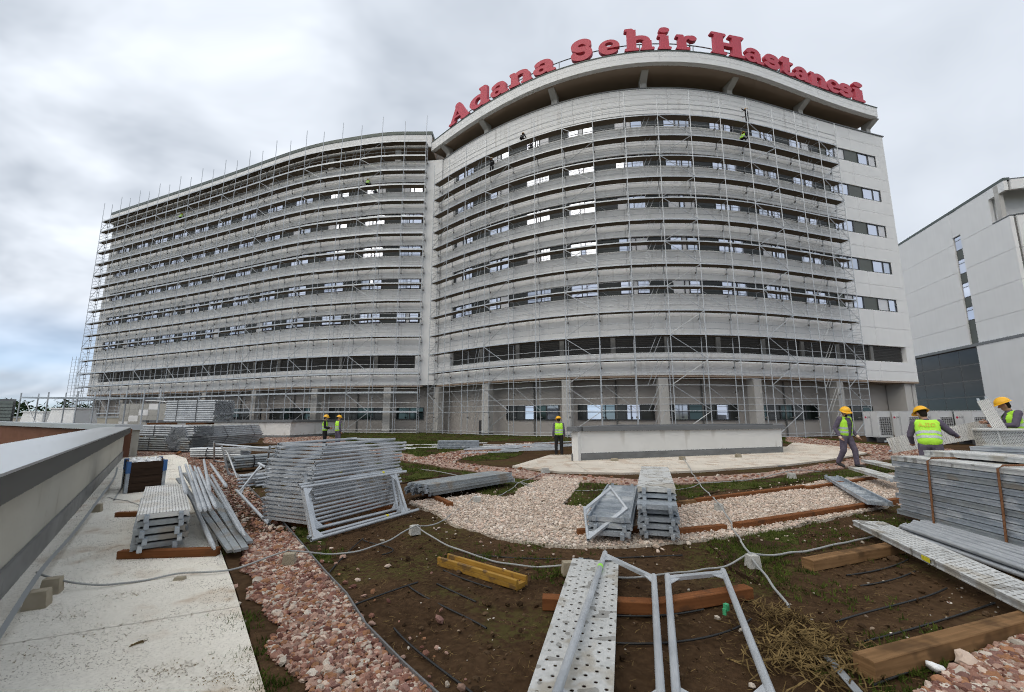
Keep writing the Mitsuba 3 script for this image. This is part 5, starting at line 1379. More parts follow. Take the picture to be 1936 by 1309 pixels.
# ---------------------------------------------------------------- cables, blocks, hoses
def cable(label, pts, r=.0095, m='m_cable', name='ground_cable', cat='cable', zs=None):
    P = smooth_path([A(*p) for p in pts], 10)
    P[:, :2] += (np.stack([meshkit.noise(P * 3.0, 5), meshkit.noise(P * 3.0 + 9, 6)], 1) - .5) * .05; P[1:-1, 2] += (meshkit.noise(P[1:-1] * 4 + 3, 7) - .5) * .02
    return single(name, Mesh().path(P, r, 7), m, label, cat, smooth=True)
def C(*pts):
    return list(pts)
cable('grey cable sagging from the parapet strip across the walkway to the first gravel block', C((-4.487, 4.428, 0.160), (-4.105, 4.346, 0.100), (-3.817, 4.424, 0.050), (-3.554, 4.589, 0.045), (-3.322, 4.690, 0.060), (-2.968, 4.798, 0.050), (-2.710, 5.107, 0.080), (-2.476, 5.149, 0.150)))
cable('grey cable from the gravel block over the soil to the block below the leaning frames', C((-2.476, 5.149, 0.150), (-2.352, 5.266, 0.100), (-2.023, 5.430, 0.030), (-1.733, 5.683, 0.030), (-1.491, 6.123, 0.080), (-1.327, 6.324, 0.140)))
cable('grey cable curving over bare soil past the yellow beam', C((-1.327, 6.324, 0.140), (-0.845, 5.791, 0.050), (-0.416, 5.386, 0.020), (0.069, 5.056, 0.020), (0.460, 4.960, 0.050), (0.636, 4.801, 0.120)))
cable('thin grey cable climbing from the frames to the pale gravel path', C((-1.327, 6.324, 0.140), (-1.123, 6.843, 0.050), (-0.965, 7.756, 0.030), (-0.780, 8.645, 0.060), (-0.688, 8.860, 0.120)), .009)
cable('thin grey cable across the lawn left of the pale path', C((-4.069, 15.228, 0.050), (-2.727, 13.877, 0.030), (-1.500, 11.893, 0.120), (-0.642, 11.474, 0.030), (0.216, 10.896, 0.060), (0.538, 10.513, 0.020)), .010)
cable('thin grey cable looping from lawn to the paved apron', C((-0.261, 9.396, 0.020), (-0.069, 9.929, 0.030), (0.192, 10.984, 0.060), (0.515, 11.939, 0.020), (0.932, 12.651, 0.140)), .010)
cable('thin grey cable crossing the pale path to the right lawn', C((0.192, 10.984, 0.060), (0.848, 10.136, 0.020), (1.531, 9.992, 0.020), (2.450, 10.435, 0.020)), .009)
cable('grey cable running from the light well down to the soil junction', C((6.440, 17.025, 0.100), (5.417, 13.812, 0.100), (4.484, 10.881, 0.050), (4.001, 9.158, 0.050), (3.470, 7.627, 0.140), (3.302, 7.011, 0.050), (3.000, 6.150, 0.040), (2.612, 5.088, 0.140)), .012)
cable('grey strip cable from the soil junction toward the dry weed heap', C((2.612, 5.088, 0.140), (2.539, 4.767, 0.050), (2.433, 4.364, 0.030), (2.350, 4.021, 0.020)), .012)
cable('grey cable sagging from the junction behind the foreground frames', C((2.612, 5.088, 0.140), (2.390, 5.063, 0.050), (1.931, 4.860, 0.030), (1.442, 4.706, 0.030), (0.959, 4.677, 0.030), (0.631, 4.768, 0.120)), .010)
cable('grey cable from the junction under the right perforated plank', C((2.612, 5.088, 0.140), (2.996, 5.342, 0.050), (3.485, 5.554, 0.030), (4.278, 5.937, 0.030), (5.324, 6.440, 0.050), (5.760, 6.710, 0.080)), .012)
cable('grey cable over the far lawn to the walking man', C((4.484, 10.881, 0.050), (5.595, 11.380, 0.030), (6.820, 12.125, 0.050), (7.826, 12.651, 0.140), (8.952, 13.387, 0.040), (11.102, 14.765, 0.030)), .011)
cable('thin cable lying on the lawn behind the taller plank stack', C((2.571, 10.435, 0.020), (3.555, 10.136, 0.020), (4.448, 10.796, 0.050)), .009)
def block(label, p, s=(.16, .12, .15), rot=.3, m='m_block', group='concrete blocks carrying the cables'):
    b = trimesh.creation.box((1, 1, 1)); v = np.array(b.vertices); t = np.where(v[:, 2:] > 0, .82, 1.0)
    s = np.array(s) * .88; v = v * s; v[:, :2] *= t; v[:, 2] += s[2] / 2
    c, q = math.cos(rot), math.sin(rot); v = np.stack([v[:, 0] * c - v[:, 1] * q, v[:, 0] * q + v[:, 1] * c, v[:, 2]], 1) + A(*p)
    return single('concrete_block', (v, np.array(b.faces)), m, label, 'block', group)
for lab, p, s, rot, mm in [('tan block on the pink gravel under the cable', (-2.426, 5.086, 0.000), (.15, .13, .16), .2, 'm_block'), ('pale block below the leaning frames where cables part', (-1.356, 6.445, 0.000), (.16, .14, .13), .5, 'm_block_grey'), ('grey block at the left bend of the pale gravel path', (-0.661, 8.659, 0.000), (.17, .15, .14), .2, 'm_block_grey'),
        ('block at the corner of the paved apron', (0.982, 13.341, 0.000), (.25, .2, .16), .3, 'm_block_grey'), ('block hidden beside the top of the foreground plank', (0.581, 4.857, 0.000), (.15, .13, .14), .1, 'm_block'), ('block on the pale gravel between the timbers', (3.570, 7.904, 0.000), (.17, .15, .15), -.2, 'm_block_grey'),
        ('pale block at the cable junction on the weedy soil', (2.603, 5.052, 0.000), (.15, .13, .15), .1, 'm_block_grey'), ('block on the far lawn left of the walking man', (7.458, 12.090, 0.000), (.2, .18, .16), .0, 'm_block_grey'), ('block against the light well front', (3.744, 16.456, 0.000), (.3, .2, .16), 0, 'm_block'), ('block at the middle of the light well front', (6.367, 16.851, 0.000), (.25, .2, .2), 0, 'm_block'), ('block near the right end of the light well front', (9.012, 17.928, 0.000), (.25, .2, .2), 0, 'm_block'),
        ('flat brick under the cable on the walkway', (-3.265, 4.619, 0.030), (.11, .07, .03), .1, 'm_block'), ('mossy block nearest the camera under the metal strip', (-3.991, 3.985, 0.030), (.17, .16, .15), .5, 'm_block'), ('mossy block behind the nearest one under the metal strip', (-4.178, 4.277, 0.030), (.16, .14, .15), .5, 'm_block'), ('brown block under the strip farther along the parapet', (-7.016, 7.756, 0.030), (.14, .13, .14), .4, 'm_block')]:
    block(lab, p, s, rot, mm, None)
st = smooth_path([A(*p) for p in ((-3.083, 2.759, 0.120), (-3.493, 3.266, 0.140), (-4.296, 4.253, 0.190), (-5.430, 5.666, 0.120), (-7.213, 7.971, 0.180), (-9.712, 11.053, 0.100), (-12.465, 14.272, 0.050))], 8)
m = Mesh()
for a, b in zip(st[:-1], st[1:]):
    m.beam(a, b, .038, .006)
single('metal_strip', m, 'm_strip', 'flat grey metal strip raised on blocks along the foot of the parapet', 'strip')
m = Mesh(); m.path(smooth_path([A(*(-11.963, 14.272, 0.050)), A(*(-9.622, 11.335, 0.100)), A(*(-8.609, 10.015, 0.050)), A(*(-7.620, 8.755, 0.050))], 6), .012)
single('ground_cable', m, 'm_cable', 'short grey cable end between crate and parapet', 'cable', smooth=True)
cable('thin dark wire on the walkway before the plank stack', C((-8.051, 9.097, 0.040), (-7.627, 8.867, 0.040), (-7.094, 8.544, 0.040), (-6.568, 8.150, 0.040)), .005, 'm_coping_dark')
def hose(label, *pts, r=.008):
    return single('drip_hose', Mesh().path(smooth_path([A(*p) for p in pts], 5), r, 6), 'm_hose', label, 'hose', 'black drip hoses', smooth=True)
for lab, *p in [('black bar lying on the soil left of the yellow beam', (-1.374, 4.052, 0.012), (-1.174, 4.314, 0.012), (-0.921, 4.601, 0.012)), ('black drip hose by the leaning frames', (-1.885, 4.766, 0.010), (-1.956, 5.420, 0.010), (-1.986, 6.189, 0.010)), ('short black hose below the leaning frames', (-1.986, 6.189, 0.010), (-1.692, 5.893, 0.010), (-1.439, 5.624, 0.010), (-1.530, 5.479, 0.010)),
        ('drip hose line starting beside the black bar', (-0.996, 4.522, 0.006), (-0.716, 4.189, 0.006), (-0.426, 3.909, 0.004), (-0.196, 3.680, 0.000)), ('longest drip hose in the left soil', (-0.903, 3.657, 0.010), (-0.601, 3.264, 0.010), (-0.390, 3.030, 0.010), (-0.192, 2.811, 0.010)), ('drip hose left of the yellow beam', (-0.730, 4.571, 0.008), (-0.528, 4.362, 0.008), (-0.316, 4.155, 0.006)), ('drip hose before the yellow beam', (-0.729, 4.966, 0.006), (-0.465, 4.690, 0.006), (-0.191, 4.475, 0.004)),
        ('drip hose in the dark soil behind the foreground', (-0.556, 5.565, 0.003), (0.194, 5.359, 0.005), (0.984, 5.359, 0.005), (2.004, 5.483, 0.003)), ('drip hose under the two foreground frames', (0.727, 3.438, 0.008), (1.068, 3.438, 0.008), (1.450, 3.530, 0.008), (1.919, 3.822, 0.008)), ('drip hose nearer the long bearer', (0.851, 3.884, 0.006), (1.173, 3.879, 0.008), (1.615, 4.004, 0.006)),
        ('upper drip hose in the right soil', (3.426, 4.808, 0.006), (3.871, 4.954, 0.010), (4.497, 5.304, 0.010)), ('second drip hose in the right soil', (3.334, 4.511, 0.010), (3.724, 4.649, 0.010), (4.233, 4.921, 0.010)), ('third drip hose in the right soil', (2.564, 3.776, 0.004), (3.010, 3.964, 0.010), (3.492, 4.156, 0.010), (4.113, 4.458, 0.010)), ('fourth drip hose in the right soil', (2.544, 3.460, 0.008), (2.905, 3.590, 0.010), (3.485, 3.818, 0.010), (4.198, 4.122, 0.010)), ('lowest drip hose beyond the thick timber', (2.174, 2.935, 0.008), (2.632, 3.120, 0.012), (3.255, 3.356, 0.012), (3.950, 3.635, 0.012))]:
    hose(lab, *p)
bag = stones(np.array([(2.704, 3.084, 0.000)[:2]]), .055, np.array([(.5, .5, .5)]), 9, ICO1, .03, .5)
single('plastic_bag', (bag[0], bag[1]), 'm_pure_white', 'crumpled pale plastic bag in the weeds at the lower right', 'bag', smooth=True)
m = Mesh()
s0, s1 = A(*(2.113, 3.244, 0.020)), A(*(1.955, 2.694, 0.050))
m.beam(s0, s1, .05, .006)
single('metal_strip', m, 'm_strip', 'short flat metal strip emerging from the dry weed heap', 'strip')
for lab, p in [('pinkish stone on the end of the thick right timber', (3.485, 3.485, 0.000)), ('large grey stone in the pink gravel strip', (-1.081, 3.023, 0.020))]:
    v, f, c = stones(np.array([p[:2]]), .05, PINKS[6:7], 19, ICO1, p[2] + .02)
    k = key_for('stone'); scene[k] = mikit.ply((v, f), 'm_stones', True, color=c); labels[k] = {'label': lab, 'category': 'stone'}

# ---------------------------------------------------------------- air conditioners
def ac(label, p, x, w, dpt, h, group='air conditioners in a row'):
    k = thing('air_conditioner', label, 'air conditioner', group); M = frame_at(p, x)
    def pt(name, m_, mt, **kw):
        return part(k, name, m_, mt, to_world=M, **kw)
    pt('casing', Mesh().box2((0, 0, .0), (w, dpt, h)), 'm_ac')
    pt('top_cap', Mesh().box2((-.02, -.02, h), (w + .02, dpt + .02, h + .04)), 'm_ac')
    for a, b in ((.03, w * .46), (w * .56, w - .03)):
        pt('front_panel', Mesh().box2((a, -.02, .08), (b, -.001, h - .06)), 'm_ac')
    pt('pillar', Mesh().box2((w * .48, -.03, .08), (w * .54, -.001, h - .25)), 'm_ac_rib')
    g = pt('side_grille', Mesh().box2((w + .001, .12, .15), (w + .015, dpt - .1, h - .35)), 'm_grille')
    b = Mesh()
    for z in np.arange(.2, h - .4, .11):
        b.box2((w + .015, .10, z), (w + .03, dpt - .08, z + .02))
    for y in np.linspace(.12, dpt - .1, 6):
        b.box2((w + .03, y - .01, .15), (w + .04, y + .01, h - .35))
    part(g, 'bar', b, 'm_ac_rib', kind='stuff', to_world=M)
    lg = Mesh(); lg.tube((.16, -.03, h - .36), (.16, -.021, h - .36), .065, 14)
    pt('logo_disc', lg, 'm_logo_red')
    t = meshkit.text_mesh('LG', .10, .008, True); v = np.array(t.vertices)
    v = np.stack([v[:, 0] + .25, -.021 - v[:, 2], v[:, 1] + h - .41], 1)
    pt('logo_lettering', (v, np.array(t.faces)), 'm_logo_grey')
    for a in (.1, w - .15):
        pt('foot', Mesh().box2((a, -.1, -.32), (a + .08, dpt + .1, 0)), 'm_grille')
acx = A(3.2, -2.05, 0); acx /= np.linalg.norm(acx)
ac0 = A(*(23.350, 29.487, 0.360))
side = A(-acx[1], acx[0], 0)
for i, lab in enumerate(['leftmost pale air conditioner with side grille, right of the scaffold', 'second pale air conditioner from the left, its grille clear of the workers', 'third pale air conditioner, half hidden by the leaning worker', 'fourth pale air conditioner, behind the leaning worker’s arm', 'fifth pale air conditioner, left of the raised plank', 'pale air conditioner behind the raised plank and right worker', 'rightmost pale air conditioner, beyond the right worker']):
    ac(lab, ac0 + acx * (i * 1.46), (.2, -.98, 0), .92, 1.08, 1.62, None)
single('air_conditioner', Mesh().box2((-3.3, 44.4, .0), (-2.1, 45.2, 1.35)), 'm_grille', 'black boxed cooler standing at the foot of the scaffold', 'cooler')

# ---------------------------------------------------------------- walkway platform, tanks, screen, low walls and trees at the far left
wk = thing('scaffold_walkway', 'raised scaffold walkway on thin legs behind the farther parapet', 'scaffold walkway')
wa, wb_ = A(-42.0, 38.3, 3.25), A(-27.0, 33.0, 2.95)
for i in range(4):
    a, b = wa + (wb_ - wa) * i / 4, wa + (wb_ - wa) * (i + 1) / 4
    part(wk, 'deck', Mesh().beam(a + A(.02, 0, 0), b, 1.1, .12), 'm_galv')
for i in range(5):
    p = wa + (wb_ - wa) * i / 4
    for o in (-.5, .6):
        part(wk, 'leg', Mesh().tube((p[0] + o * .3, p[1] + o, 0), (p[0] + o * .3, p[1] + o, 3.7), .05, 7), 'm_tube')
part(wk, 'brace', Mesh().tube(wa + A(.3, -.5, -.2), (wa[0] + 3.5, wa[1] - 1.8, .2), .04, 6), 'm_tube')
part(wk, 'rail', Mesh().tube(wb_ + A(0, -.5, -.1), wb_ + A(4.5, -1.0, -.35), .05, 6), 'm_tube')
for i, (p, s) in enumerate([((-46.5, 44.0, 0), 1.0), ((-43.0, 43.5, 0), 1.15)]):
    k = thing('roof_vent', ['smaller white tapered roof vent housing at the far left', 'larger white tapered roof vent housing right of the smaller one'][i], 'roof vent')
    b = trimesh.creation.box((1, 1, 1)); v = np.array(b.vertices); t = np.where(v[:, 2:] > 0, .8, 1.0); v[:, :2] *= t * 2.4 * s; v[:, 2] = (v[:, 2] + .5) * 2.1 * s
    part(k, 'hood', (v + A(*p), np.array(b.faces)), 'm_pure_white')
    part(k, 'lid', Mesh().box(A(*p) + A(0, 0, 2.1 * s + .06), (2.1 * s, 2.1 * s, .12)), 'm_pure_white')
sc_ = thing('louvred_screen', 'grey green louvred plant screen at the left edge', 'screen')
for i in range(9):
    part(sc_, 'slat', Mesh().beam(A(-62, 40, .3 + i * .34), A(-51.5, 45.6, .3 + i * .34), .12, .27), 'm_louver_far')
part(sc_, 'frame', Mesh().beam(A(-62, 40.3, .1), A(-51.6, 45.9, .1), .1, 3.4), 'm_coping_dark')
lwk = thing('boundary_wall', 'low pale terrace wall with dark coping in front of the far trees', 'wall')
part(lwk, 'panel', Mesh().beam(A(-70, 62, 0), A(-38, 52, 0), .3, 1.6), 'm_render')
part(lwk, 'coping', Mesh().beam(A(-70, 62, 1.6), A(-38, 52, 1.6), .5, .15), 'm_coping')
bw = thing('block_wall', 'unfinished pale block wall beside the foot of the wing scaffold', 'wall')
for j in range(4):
    for i in range(9):
        part(bw, 'block', Mesh().beam(A(-41.5 + i * 1.0 + .015, 47.0, .6 + j * .62), A(-40.5 + i * 1.0 - .015, 47.0, .6 + j * .62), .3, .60), 'm_block_grey' if (i * 7 + j * 3) % 5 else 'm_clad')
part(bw, 'plinth', Mesh().beam(A(-41.5, 47.0, 0), A(-32.5, 47.0, 0), .35, .6), 'm_render')

def tree(label, p, h, w, seed):
    r = np.random.default_rng(seed); k = thing('tree', label, 'tree', 'distant trees on the left skyline')
    part(k, 'trunk', Mesh().prism(A(*p), A(*p) + A(0, 0, h * .5), [(-.3, -.3), (.3, -.3), (.3, .3), (-.3, .3)], up=(0, 1, 0)), 'm_bark')
    n = 420; c = r.normal(0, 1, (9, 3)) * A(w * .28, w * .28, h * .14) + A(0, 0, h * .66)
    q = c[r.integers(0, 9, n)] + r.normal(0, 1, (n, 3)) * A(w * .14, w * .14, h * .09)
    q[:, 2] = np.clip(q[:, 2], h * .25, h)
    s = r.uniform(.35, .8, (n, 1, 1)); tri = r.normal(0, 1, (n, 3, 3)) * s
    v = (q[:, None] + tri + A(*p)).reshape(-1, 3)
    part(k, 'crown', (v, np.arange(3 * n).reshape(-1, 3)), 'm_tree')
for i in range(16):
    t = i / 15; x = -215 + t * 62 + 5 * math.sin(i * 5.1); y = 172 + 16 * math.cos(i * 3.3)
    tree('dark evergreen in the distant tree line at the left horizon', (x, y, -9), 15.5 + 2.6 * math.sin(i * 2.7) + 1.2 * math.cos(i * 7.1), 9 + 2 * math.cos(i), 500 + i)

# ---------------------------------------------------------------- people
def hulls(bones, smooth_n=6, edge=.03):
    """Bones (p, r, q, s): hulls of two spheres each, joined and smoothed to one surface."""
    ms = []
    for p, r, q, s in bones:
        a = m3.Manifold.sphere(r, 14).translate(list(map(float, p))); b = m3.Manifold.sphere(s, 14).translate(list(map(float, q)))
        ms.append(m3.Manifold.batch_hull([a, b]))
    m = m3.Manifold.batch_boolean(ms, m3.OpType.Add).refine_to_length(edge)
    q = m.to_mesh(); t = trimesh.Trimesh(np.array(q.vert_properties[:, :3]), np.array(q.tri_verts), process=True)
    if smooth_n:
        trimesh.smoothing.filter_taubin(t, iterations=smooth_n)
    return np.array(t.vertices), np.array(t.faces)

def creased(v, f, amp=.011):
    t = trimesh.Trimesh(v, f, process=False)
    w = np.abs(meshkit.fbm(v * np.array([9.0, 9.0, 15.0]) + 50, 3, 8) - .5) * 2
    return v + np.array(t.vertex_normals) * ((w - .25) * amp * 1.6)[:, None]

def person(label, at, face, J, scale=1.0, suit='m_suit', legs='m_suit', vest=True, beard=False, group=None, low=False, glove='m_skin', print_=None):
    """J: joints in metres, x to the figure's left... y forward, z up; face: heading in degrees, 0 looks along +y."""
    k = thing('person', label, 'person', group)
    M = T4().translate(list(map(float, at))) @ T4().rotate([0, 0, 1], face) @ T4().scale(scale)
    P = {a: A(*b) for a, b in J.items()}
    pt = lambda name, mesh, m_, smooth=True, **kw: part(k, name, mesh, m_, smooth, to_world=M, **kw)
    hd, nk, ch, pv = P['head'], P['neck'], P['chest'], P['pelvis']
    up = (hd - nk) / np.linalg.norm(hd - nk); lk = P.get('look', A(0, 1, 0)); lk = lk - up * (lk @ up); lk /= np.linalg.norm(lk); sd = np.cross(lk, up)
    # the body under the clothes, one surface from head to hands
    bones = [(hd + up * .03, .088, hd - up * .03 + lk * .012, .078), (hd - up * .055 + lk * .03, .058, hd - up * .085 + lk * .045, .042), (hd - up * .05, .052, nk, .058),
             (hd + lk * .088 - up * .005, .012, hd + lk * .102 - up * .028, .017), (hd + sd * .078 - up * .01, .022, hd + sd * .082 - up * .04, .015), (hd - sd * .078 - up * .01, .022, hd - sd * .082 - up * .04, .015),
             (nk, .06, ch, .10), (ch, .10, pv, .10)]
    for s in 'lr':
        bones += [(ch, .08, P['sh' + s], .05), (P['sh' + s], .048, P['el' + s], .038), (P['el' + s], .038, P['wr' + s], .027), (pv, .09, P['hip' + s], .07), (P['hip' + s], .07, P['kn' + s], .05), (P['kn' + s], .05, P['an' + s], .035)]
        w, hnd = P['wr' + s], P['ha' + s]; f = hnd - w; L = np.linalg.norm(f); f = f / L
        side = np.cross(f, A(0, 1, 0)); side = side / max(np.linalg.norm(side), 1e-6) if np.linalg.norm(side) > .2 else A(1, 0, 0)
        nrm = np.cross(side, f)
        bones.append((w, .026, w + f * .07, .030)); bones.append((w + f * .02 + side * .012, .022, w + f * .08 + side * .02, .020))
        for i, (o, l) in enumerate(((-.026, .070), (-.009, .082), (.009, .076), (.026, .060))):
            b0 = w + f * .082 + side * o; b1 = b0 + f * l * .5 + nrm * .006; b2 = b1 + f * l * .38 + nrm * .022
            bones += [(b0, .0095, b1, .009), (b1, .009, b2, .0078)]
        t0 = w + f * .03 - side * .026; t1 = t0 + f * .032 - side * .026; bones += [(t0, .012, t1, .0105), (t1, .0105, t1 + f * .03 - side * .004 + nrm * .01, .009)]
    v, f_ = hulls(bones, 4, .016 if not low else .05)
    pt('body', (v, f_), 'm_skin')
    g = 1.35
    cb = [(nk - up * .02, .07, ch, .135), (ch + A(.06, 0, .02), .125, pv + A(.05, 0, .08), .12), (ch - A(.06, 0, -.02), .125, pv - A(.05, 0, -.08), .12)]
    for s in 'lr':
        cb += [(ch + A(0, 0, .06), .10, P['sh' + s], .075), (P['sh' + s], .074, P['el' + s], .060), (P['el' + s], .060, P['wr' + s] + (P['el' + s] - P['wr' + s]) * .08, .045)]
    v, f_ = hulls(cb, 6, .025); pt('jacket', (creased(v, f_), f_), suit)
    lb = [(pv + A(.05, 0, .06), .122, pv - A(.05, 0, -.06), .122)]
    for s in 'lr':
        lb += [(pv + (P['hip' + s] - pv) * .6, .115, P['hip' + s], .105), (P['hip' + s], .105, P['kn' + s], .080), (P['kn' + s], .080, P['an' + s] + A(0, 0, .02), .066)]
    v, f_ = hulls(lb, 6, .025); pt('trousers', (creased(v, f_), f_), legs)
    for s in 'lr':
        an, to = P['an' + s], P['to' + s]
        v, f_ = hulls([(an + A(0, 0, .02), .050, an - (to - an) * .18 - A(0, 0, .035), .045), (an - A(0, 0, .03), .05, to, .042), (to, .042, to + (to - an) * .25, .032)], 3, .03); pt('boot', (v, f_), 'm_boot')
        if glove != 'm_skin':
            w, hnd = P['wr' + s], P['ha' + s]
            v, f_ = hulls([(w, .036, w + (hnd - w) * .5, .040)], 2, .02); pt('glove_cuff', (v, f_), glove)
    if vest:
        vb = [(nk - up * .05, .075, ch, .155), (ch + A(.075, 0, .03), .135, pv + A(.06, 0, .06), .142), (ch - A(.075, 0, -.03), .135, pv - A(.06, 0, -.06), .142)]
        for s in 'lr':
            vb.append((ch + A(0, 0, .08), .11, P['sh' + s] * .82 + ch * .18 + A(0, 0, .012), .082))
        v, f_ = hulls(vb, 6, .022); v = creased(v, f_, .006)
        # cut clean at the hem, open down the front
        d = (v[f_].mean(1) - pv); n_up = (ch - pv) / np.linalg.norm(ch - pv)
        t = d @ n_up; fr = v[f_].mean(1) - (pv + t[:, None] * n_up)
        fw = P.get('front', A(0, 1, 0)); fw = fw - n_up * (fw @ n_up); fw /= np.linalg.norm(fw); xs = np.cross(fw, n_up)
        keep = (t > -.06) & ~((fr @ fw > .06) & (np.abs(fr @ xs) < .055 + .05 * np.clip(t / .45, 0, 1)))
        pt('vest', (v, f_[keep]), 'm_vest')
        for h in (.10, .21):
            ring = keep & (np.abs(t - h) < .032)
            vv = v.copy(); c_ = (pv + h * n_up)
            dd = vv - c_; dd -= np.outer(dd @ n_up, n_up); vv += dd / np.maximum(np.linalg.norm(dd, axis=1, keepdims=True), 1e-6) * .005
            if ring.any():
                pt('reflective_strip', (vv, f_[ring]), 'm_vest_strip')
        if print_:
            tm_ = meshkit.text_mesh(print_, .085, .004, True); q = np.array(tm_.vertices); q[:, 0] -= q[:, 0].mean()
            c_ = ch - fw * .158 + n_up * -.015
            vv = c_ - np.outer(q[:, 0], xs) * -1.0 + np.outer(q[:, 1], n_up) - np.outer(q[:, 2], fw) if False else c_ + np.outer(q[:, 0], -xs if xs @ A(1, 0, 0) < 0 else xs) + np.outer(q[:, 1], n_up) - np.outer(q[:, 2] + .006, fw)
            pt('vest_lettering', (vv, np.array(tm_.faces)), 'm_vest_print', False)
    # hair, beard and hard hat
    v, f_ = hulls([(hd + up * .035 - lk * .012, .088, hd - up * .045 - lk * .030, .066)], 2, .02); pt('hair', (v, f_), 'm_hair')
    if beard:
        v, f_ = hulls([(hd - up * .06 + lk * .058, .036, hd - up * .095 + lk * .052, .036), (hd - up * .05 + sd * .052 + lk * .02, .026, hd - up * .09 + lk * .045, .034), (hd - up * .05 - sd * .052 + lk * .02, .026, hd - up * .09 + lk * .045, .034)], 2, .015); pt('beard', (v, f_), 'm_hair')
    for s in (-1, 1):
        e = hd + lk * .079 + up * .008 + sd * .030 * s
        v, f_ = hulls([(e, .009, e + sd * .004, .009)], 0, .02); pt('eye', (v, f_), 'm_hair')
    th = np.linspace(0, math.pi / 2, 9); prof = np.stack([.128 * np.cos(th), .125 * np.sin(th)], 1)
    a = np.arange(28) * 2 * math.pi / 28; hv = []
    for rr, z in list(prof) :
        for t_ in a:
            rib = 1 + .03 * (abs(math.sin(t_)) < .22) * (rr < .12)
            hv.append(hd + up * (.045 + z * 1.02 * rib) + (lk * math.cos(t_) * 1.12 + sd * math.sin(t_)) * max(rr, .001))
    ff = [[r_ * 28 + i, r_ * 28 + (i + 1) % 28, (r_ + 1) * 28 + (i + 1) % 28, (r_ + 1) * 28 + i] for r_ in range(8) for i in range(28)]
    pt('hard_hat', Mesh().add(np.array(hv), ff), 'm_helmet')
    br = []
    for t_ in a:
        ex = .018 + .055 * max(0, math.cos(t_)) ** 1.5
        br += [hd + up * .052 + (lk * math.cos(t_) * 1.12 + sd * math.sin(t_)) * .120, hd + up * (.040 - .012 * max(0, math.cos(t_))) + (lk * math.cos(t_) * 1.12 + sd * math.sin(t_)) * (.128 + ex), hd + up * .036 + (lk * math.cos(t_) * 1.12 + sd * math.sin(t_)) * .120]
    ff = [[3 * i + q, 3 * ((i + 1) % 28) + q, 3 * ((i + 1) % 28) + (q + 1) % 3, 3 * i + (q + 1) % 3] for i in range(28) for q in range(3)]
    pt('hat_brim', Mesh().add(np.array(br), ff), 'm_helmet')
    return k

STAND = dict(pelvis=(0, 0, .95), chest=(0, 0, 1.28), neck=(0, -.01, 1.48), head=(0, .02, 1.63), look=(0, 1, 0),
    shl=(-.19, 0, 1.42), ell=(-.24, -.03, 1.13), wrl=(-.23, .05, .90), hal=(-.22, .09, .80), shr=(.19, 0, 1.42), elr=(.24, -.03, 1.13), wrr=(.23, .05, .90), har=(.22, .09, .80),
    hipl=(-.10, 0, .90), knl=(-.12, .02, .50), anl=(-.13, -.01, .10), tol=(-.15, .13, .045), hipr=(.10, 0, .90), knr=(.12, .02, .50), anr=(.13, -.01, .10), tor=(.15, .13, .045))
def pose(**kw):
    return {**STAND, **kw}
talk = pose(ell=(-.25, .02, 1.14), wrl=(-.14, .24, 1.08), hal=(-.08, .31, 1.08), elr=(.25, .02, 1.14), wrr=(.16, .24, 1.05), har=(.10, .31, 1.05))
person('left of the two workers talking, black sleeves and green vest, yellow hard hat', (-9.951, 23.715, 0.000), -75, talk, .98, 'm_suit_dark', 'm_suit_dark')
person('right of the two workers talking, grey sleeves and green vest, yellow hard hat', (-9.252, 23.715, 0.000), -40, pose(look=(.75, .6, 0)), .97)
person('worker in black trousers standing with his back turned left of the light well', (2.004, 19.155, 0.000), 4, pose(wrl=(-.26, .02, .88), wrr=(.27, .03, .88)), .93, 'm_suit', 'm_suit_dark')
walk_ = pose(pelvis=(0, 0, .93), chest=(0, .03, 1.27), neck=(0, .03, 1.46), head=(.02, .08, 1.60), look=(.55, .9, -.35),
    hipl=(-.10, 0, .89), knl=(-.12, .13, .50), anl=(-.13, .14, .10), tol=(-.15, .30, .045), hipr=(.10, 0, .88), knr=(.13, -.02, .48), anr=(.14, -.20, .13), tor=(.16, -.06, .05),
    shl=(-.19, .03, 1.41), ell=(-.27, -.03, 1.12), wrl=(-.24, .16, .92), hal=(-.22, .22, .84), shr=(.19, .02, 1.41), elr=(.27, -.10, 1.13), wrr=(.28, .02, .90), har=(.27, .07, .81))
person('bearded worker in grey suit and open green vest walking with gloves on', (10.866, 14.549, 0.020), 198, walk_, 1.10, beard=True, glove='m_glove')
lean = pose(pelvis=(0, 0, .94), chest=(0, .13, 1.25), neck=(-.01, .21, 1.43), head=(-.05, .265, 1.585), look=(-.45, .85, -.35), front=(0, .9, -.4),
    shl=(-.20, .17, 1.38), ell=(-.30, .22, 1.10), wrl=(-.27, .42, .93), hal=(-.26, .49, .88), shr=(.20, .17, 1.38), elr=(.36, .24, 1.18), wrr=(.47, .45, 1.10), har=(.49, .53, 1.07))
person('worker seen from behind bending over a plank, lettering on his green vest', (9.52, 10.2, .02), -40, lean, 1.06, print_='AJIC')
rw = pose(pelvis=(0, 0, .95), chest=(0, .05, 1.27), neck=(0, .07, 1.47), head=(.0, .13, 1.61), look=(.2, .9, -.35), ell=(-.30, .12, 1.16), wrl=(-.20, .36, 1.16), hal=(-.16, .44, 1.15), elr=(.30, .14, 1.18), wrr=(.20, .38, 1.22), har=(.16, .46, 1.22))
person('worker in green vest at the right edge lifting a plank on end', (12.45, 11.0, .12), 62, rw, 1.12)
deck('pale plank carried slantwise by the bending worker', A(*(10.921, 12.964, 0.800)), A(*(12.270, 11.642, 1.300)) - A(*(10.921, 12.964, 0.800)), 2.35, .42, None, 'm_deck_perf', up=(-.55, -.80, .10))
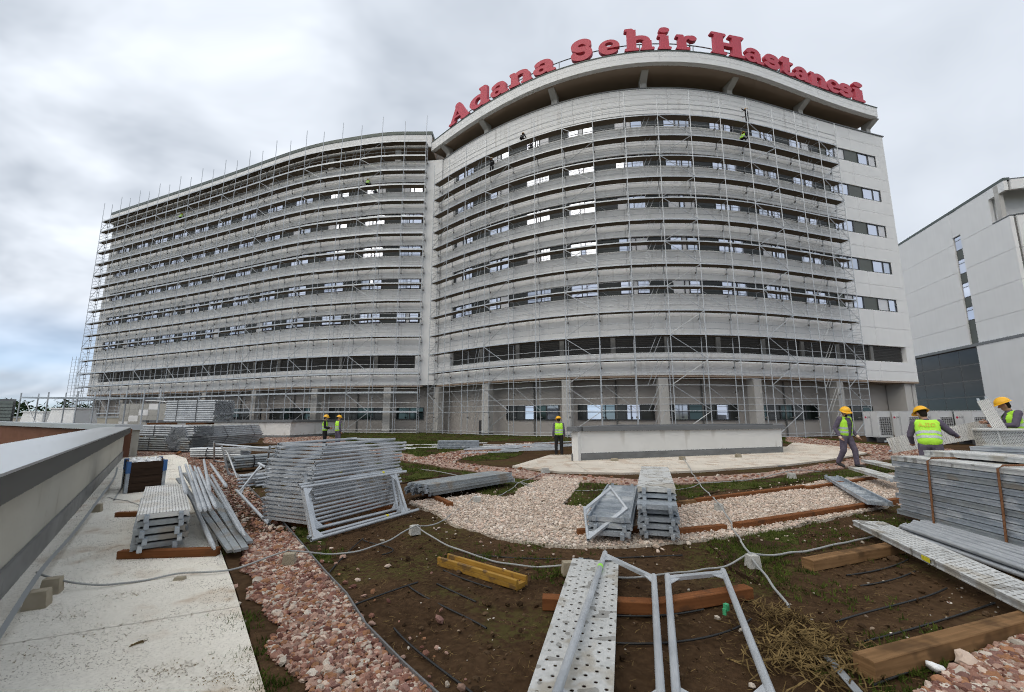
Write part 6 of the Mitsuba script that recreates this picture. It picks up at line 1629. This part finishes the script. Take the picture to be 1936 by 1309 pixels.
deck('plank held on end by the worker at the right edge', A(*(11.357, 10.281, 1.120)), A(*(11.349, 10.578, 1.900)) - A(*(11.357, 10.281, 1.120)), .95, .22, None, 'm_deck_perf', up=(-.75, -.55, .05))
# workers up on the scaffold
def on_scaffold(label, c, s, o, z, face, J, **kw):
    x, y = c.at(s, o); person(label, (x, y, z), face, J, .98, low=True, **kw)
reach = pose(ell=(-.28, .15, 1.55), wrl=(-.22, .30, 1.75), hal=(-.20, .34, 1.84), elr=(.28, .12, 1.20), wrr=(.22, .32, 1.15), har=(.2, .4, 1.15))
crouch = pose(pelvis=(0, -.1, .50), chest=(0, .08, .80), neck=(0, .16, .98), head=(0, .22, 1.11), look=(0, 1, -.3), front=(0, .9, -.4), shl=(-.19, .13, .93), ell=(-.26, .30, .72), wrl=(-.20, .48, .60), hal=(-.18, .55, .55), shr=(.19, .13, .93), elr=(.26, .3, .72), wrr=(.2, .48, .6), har=(.18, .55, .55),
    hipl=(-.11, -.1, .48), knl=(-.16, .28, .52), anl=(-.14, .02, .10), tol=(-.15, .16, .045), hipr=(.11, -.1, .48), knr=(.16, .28, .52), anr=(.14, .02, .10), tor=(.15, .16, .045))
on_scaffold('leftmost dark clad worker standing high on the front scaffold', TOWER, 8.79, .8, ZT[13] + .08, 20, reach, suit='m_suit_dark', legs='m_suit_dark', vest=False)
on_scaffold('dark clad worker squatting at the top left of the front scaffold', TOWER, 12.32, .8, ZT[14] + .08, -30, crouch, suit='m_suit_dark', legs='m_suit_dark', vest=False)
on_scaffold('dark clad worker on the topmost deck right of the middle of the front scaffold', TOWER, 32.79, .8, ZT[14] + .08, 40, reach, suit='m_suit_dark', legs='m_suit_dark', vest=False)
on_scaffold('worker with green vest crouching below the topmost one on the front scaffold', TOWER, 32.10, .8, ZT[13] + .08, -60, crouch, suit='m_suit_dark', legs='m_suit_dark')
on_scaffold('worker in a yellow hat crouching on the wing scaffold', WING, 52.82, .8, ZW[14] + .1, 10, crouch, suit='m_suit_dark', legs='m_suit_dark')
on_scaffold('worker in a yellow hat far left on the wing scaffold', WING, 19.62, .8, ZW[15] + .1, 0, crouch, suit='m_suit_dark', legs='m_suit_dark')
